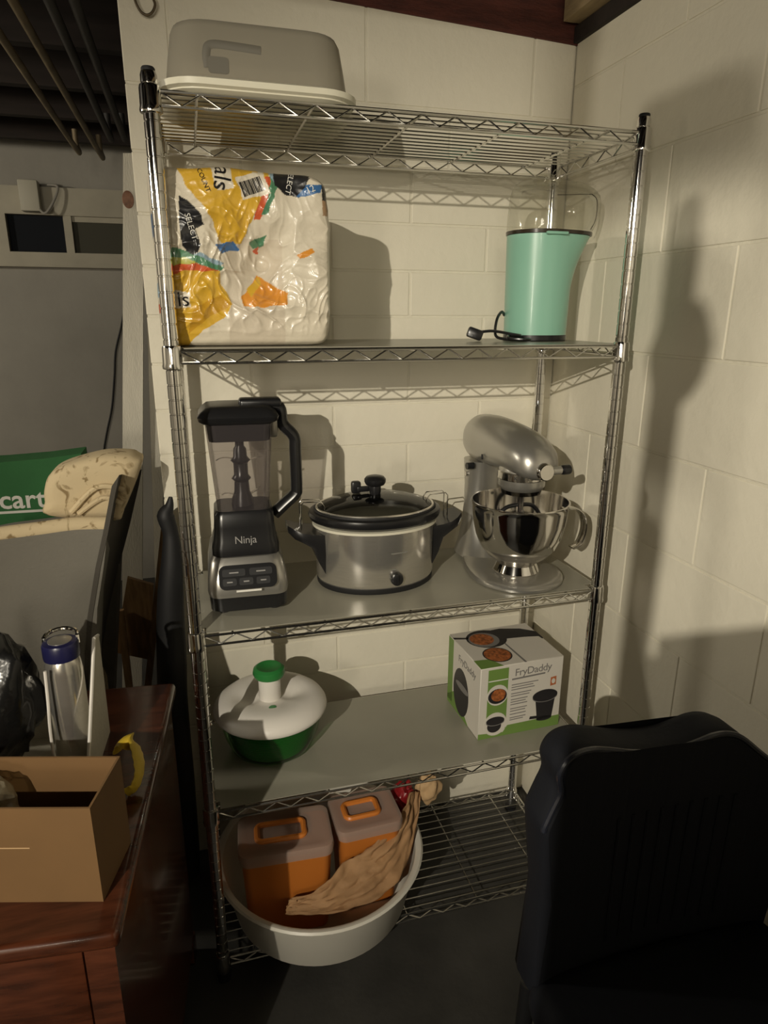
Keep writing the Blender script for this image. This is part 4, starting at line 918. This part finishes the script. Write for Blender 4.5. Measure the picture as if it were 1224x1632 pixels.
# green tote on the armchair
YT = YA+0.27
tt = tag(empty('tote_bag', (-0.45, YT, 0.487)), 'green fabric tote bag with white lettering standing on the armchair', 'bag')
def tp(px, py): q = at(px, py, 1, YT); return (q.x+0.45, q.z-0.487)
tpoly = [tp(-90,742), tp(0,737), tp(70,731), tp(129,723), tp(131,735), tp(124,850)]
x0_, x1_ = tp(-90,742)[0], tp(124,850)[0]; tpoly += [(x1_-0.02, 0.0), (x0_+0.02, 0.0)]
mb = MB(); rings = []
cx_ = (x0_+x1_)/2
prism(mb, tpoly, (0,0,0), (1,0,0), (0,0,1), (0,1,0), 0.09); mb.build('bag_body', 'tote', tt, smooth=False)
a_, b_2 = tp(36, 798)
text('lettering', 'cart', 0.064, 'whiteprint', tt, frame((a_, -0.0008, b_2+0.002), (1,0,-0.02), (0,0,1)), bold=0.001)
a_, b_2 = tp(35, 815); prism(MB(), [(-0.05,-0.003),(0.05,-0.004),(0.05,0.002),(-0.05,0.003)], (a_, -0.0008, b_2), (1,0,0), (0,0,1), (0,1,0), 0.0008).build('small_lettering', 'whiteprint', tt, smooth=False)

# ------------------------------------------------------------------ boards, panel and dark sack at the end of the block wall
def plank(name, t0, t1, b0, b1, th, m, label, y0, y1):
    """two top and two bottom photo points on the board's face, leaning from y0 (top) to y1 (bottom)"""
    T0, T1 = at(*t0, 1, y0), at(*t1, 1, y0); B0, B1 = at(*b0, 1, y1), at(*b1, 1, y1)
    k = T0.z/(T0.z-B0.z) if False else None
    dirv = (B0-T0); s_ = (T0.z-0.001)/(T0.z-B0.z); B0 = T0+dirv*s_; B1 = T1+(B1-T1)*s_; B0.z = B1.z = 0.001
    n_ = Vector((0.0, 1, 0)); v = [B0, B1, B1+n_*th, B0+n_*th, T0, T1, T1+n_*th, T0+n_*th]
    mb = MB(); mb.add(v, [(0,3,2,1),(4,5,6,7),(0,1,5,4),(1,2,6,5),(2,3,7,6),(3,0,4,7)])
    o = mb.build(name, m, smooth=False); return tag(o, label, 'board'), T0, B0
o, T0, B0 = plank('lumber_board', (196,244), (229,244), (195,930), (227,930), 0.030, 'board', 'white painted board with a brown knot leaning at the end of the block wall', 1.00, 1.00)
kp = at(204, 318, 1, 0.9985); lathe(MB(), [(0.016,0),(0.015,0.0012),(0.004,0.0015)], 20, sy=1.5).xf(Matrix.Translation(kp) @ Matrix.Rotation(PI/2, 4, 'X')).build('knot', 'knot', o)
plank('lumber_board', (228,300), (268,300), (246,862), (259,862), 0.025, 'board', 'plain white board standing behind the knotted board', 1.10, 1.10)
# folded wooden tray table
wt = tag(empty('folded_tray_table', (-0.15, 0.92, 0)), 'folded wooden tray table leaning behind the desk', 'table')
def wp(px, py, y): q = at(px, py, 1, y); return (q.x+0.15, q.z)
pl = [wp(203,921,0.90), wp(245,933,0.90), wp(240,1052,0.90), wp(183,1040,0.90)]
mb = MB(); prism(mb, pl, (0,-0.02,0), (1,0,0), (0,0,1), (0,1,0), 0.018); mb.build('top_panel', 'oak', wt, smooth=False)
for (a, b) in (((264,826),(242,1034)),):
    A0 = at(*a, 1, 0.875); B0 = at(*b, 1, 0.875); dv = (B0-A0)*(A0.z/(A0.z-B0.z)); E0 = A0+dv
    mb = MB(); wdt = Vector((0.011,0,0)); v = []
    for p, th in ((E0, 0), (A0, 0)):
        q = Vector((p.x+0.15, p.y-0.92, max(0.0, p.z)))
        v += [q-wdt, q+wdt, q+wdt+Vector((0,0.016,0)), q-wdt+Vector((0,0.016,0))]
    mb.add(v, [(0,3,2,1),(4,5,6,7),(0,1,5,4),(1,2,6,5),(2,3,7,6),(3,0,4,7)]); mb.build('leg', 'oak', wt, smooth=False)
mb = MB(); box(mb, -0.11, -0.088, -0.04, -0.024, 0.0, 0.56); mb.build('leg', 'oak', wt, smooth=False)
# dark sack hanging beside the wall end
mb = MB(); ctr = [(272,792,0.004),(270,806,0.010),(264,822,0.020),(272,850,0.018),(274,890,0.024),(272,940,0.030),(272,1000,0.034),(274,1060,0.036),(276,1120,0.036)]
pts = []; rr = []
for a, b, r in ctr: q = at(a, b, 1, 0.335); pts.append(q); rr.append(r)
pts.append(Vector((pts[-1].x, 0.335, 0.30))); rr.append(0.035); pts.append(Vector((pts[-1].x, 0.335, 0.03))); rr.append(0.03); pts.append(Vector((pts[-1].x, 0.335, 0.002))); rr.append(0.022)
P2 = spline(pts, 5); R2 = [rr[min(len(rr)-1, i//5)]*(1-(i % 5)/5)+rr[min(len(rr)-1, i//5+1)]*((i % 5)/5) for i in range(len(P2))]
tube(mb, P2, R2, 14); o = mb.build('dark_umbrella', 'blacksoft'); tag(o, 'black folded umbrella standing against the end of the block wall', 'umbrella')
# hook on the wall end
mb = MB(); hk = [at(x, y, 1, 0.392) for x, y in ((213,-14),(214,-4),(218,8),(226,20),(235,24),(243,19),(247,8),(244,-2),(240,-12))]
tube(mb, spline(hk, 4), 0.0026, 7); tube(mb, [hk[0], hk[0]+Vector((0.0,0.0125,0.012))], 0.0026, 7)
o = mb.build('wall_hook', 'rust'); tag(o, 'bent rusty metal hook on the end of the block wall', 'hook')

# ------------------------------------------------------------------ pipes, junction box and cable in the far room
for (a, b, r, m, lab) in (((0,55),(122,238),0.011,'pipe','tan pipe under the ceiling, ending farther from the block wall'), ((20,0),(160,246),0.011,'pipe','tan pipe under the ceiling, ending nearer to the block wall'),
                     ((78,0),(182,235),0.012,'darkpipe','dark iron pipe under the ceiling, farther from the block wall'), ((118,0),(196,215),0.012,'darkpipe','dark iron pipe under the ceiling, beside the block wall')):
    A0 = at(*a, 2, 2.12); B0 = at(*b, 2, 2.12); dv = (B0-A0).normalized()
    if m == 'darkpipe': B0 = A0+dv*1.2
    A0 = A0-dv*2.2
    mb = MB(); tube(mb, spline([A0, A0.lerp(B0, 0.5), B0-dv*0.05, B0+Vector((0,0,0.02)), B0+Vector((0,0,0.075))], 4), r, 12); o = mb.build('ceiling_pipe', m); tag(o, lab, 'pipe', 'pipes under the ceiling')
jb = tag(empty('junction_box', (at(46,310,1,2.5).x, 2.5, 1.93)), 'white electrical junction box above the far window', 'junction box')
mb = MB(); rbox(mb, (0, 0.02, 0.065), (0.085, 0.06, 0.135), 0.006); mb.build('box', 'jbox', jb)
mb = MB(); tube(mb, spline([(0.03,0.0,0.02),(0.06,-0.01,-0.01),(0.10,0.0,0.04),(0.125,0.02,0.11),(0.08,0.03,0.12)], 6), 0.006, 8); mb.build('cable', 'farwall', jb)
mb = MB(); pts = [at(x, y, 1, 2.593) for x, y in ((200,480),(193,520),(184,560),(182,600),(178,650),(170,690),(165,728),(168,790))]
tube(mb, spline(pts, 5), 0.0045, 6); o = mb.build('black_cable', 'blacksoft'); tag(o, 'thin black cable hanging down the far wall', 'cable')
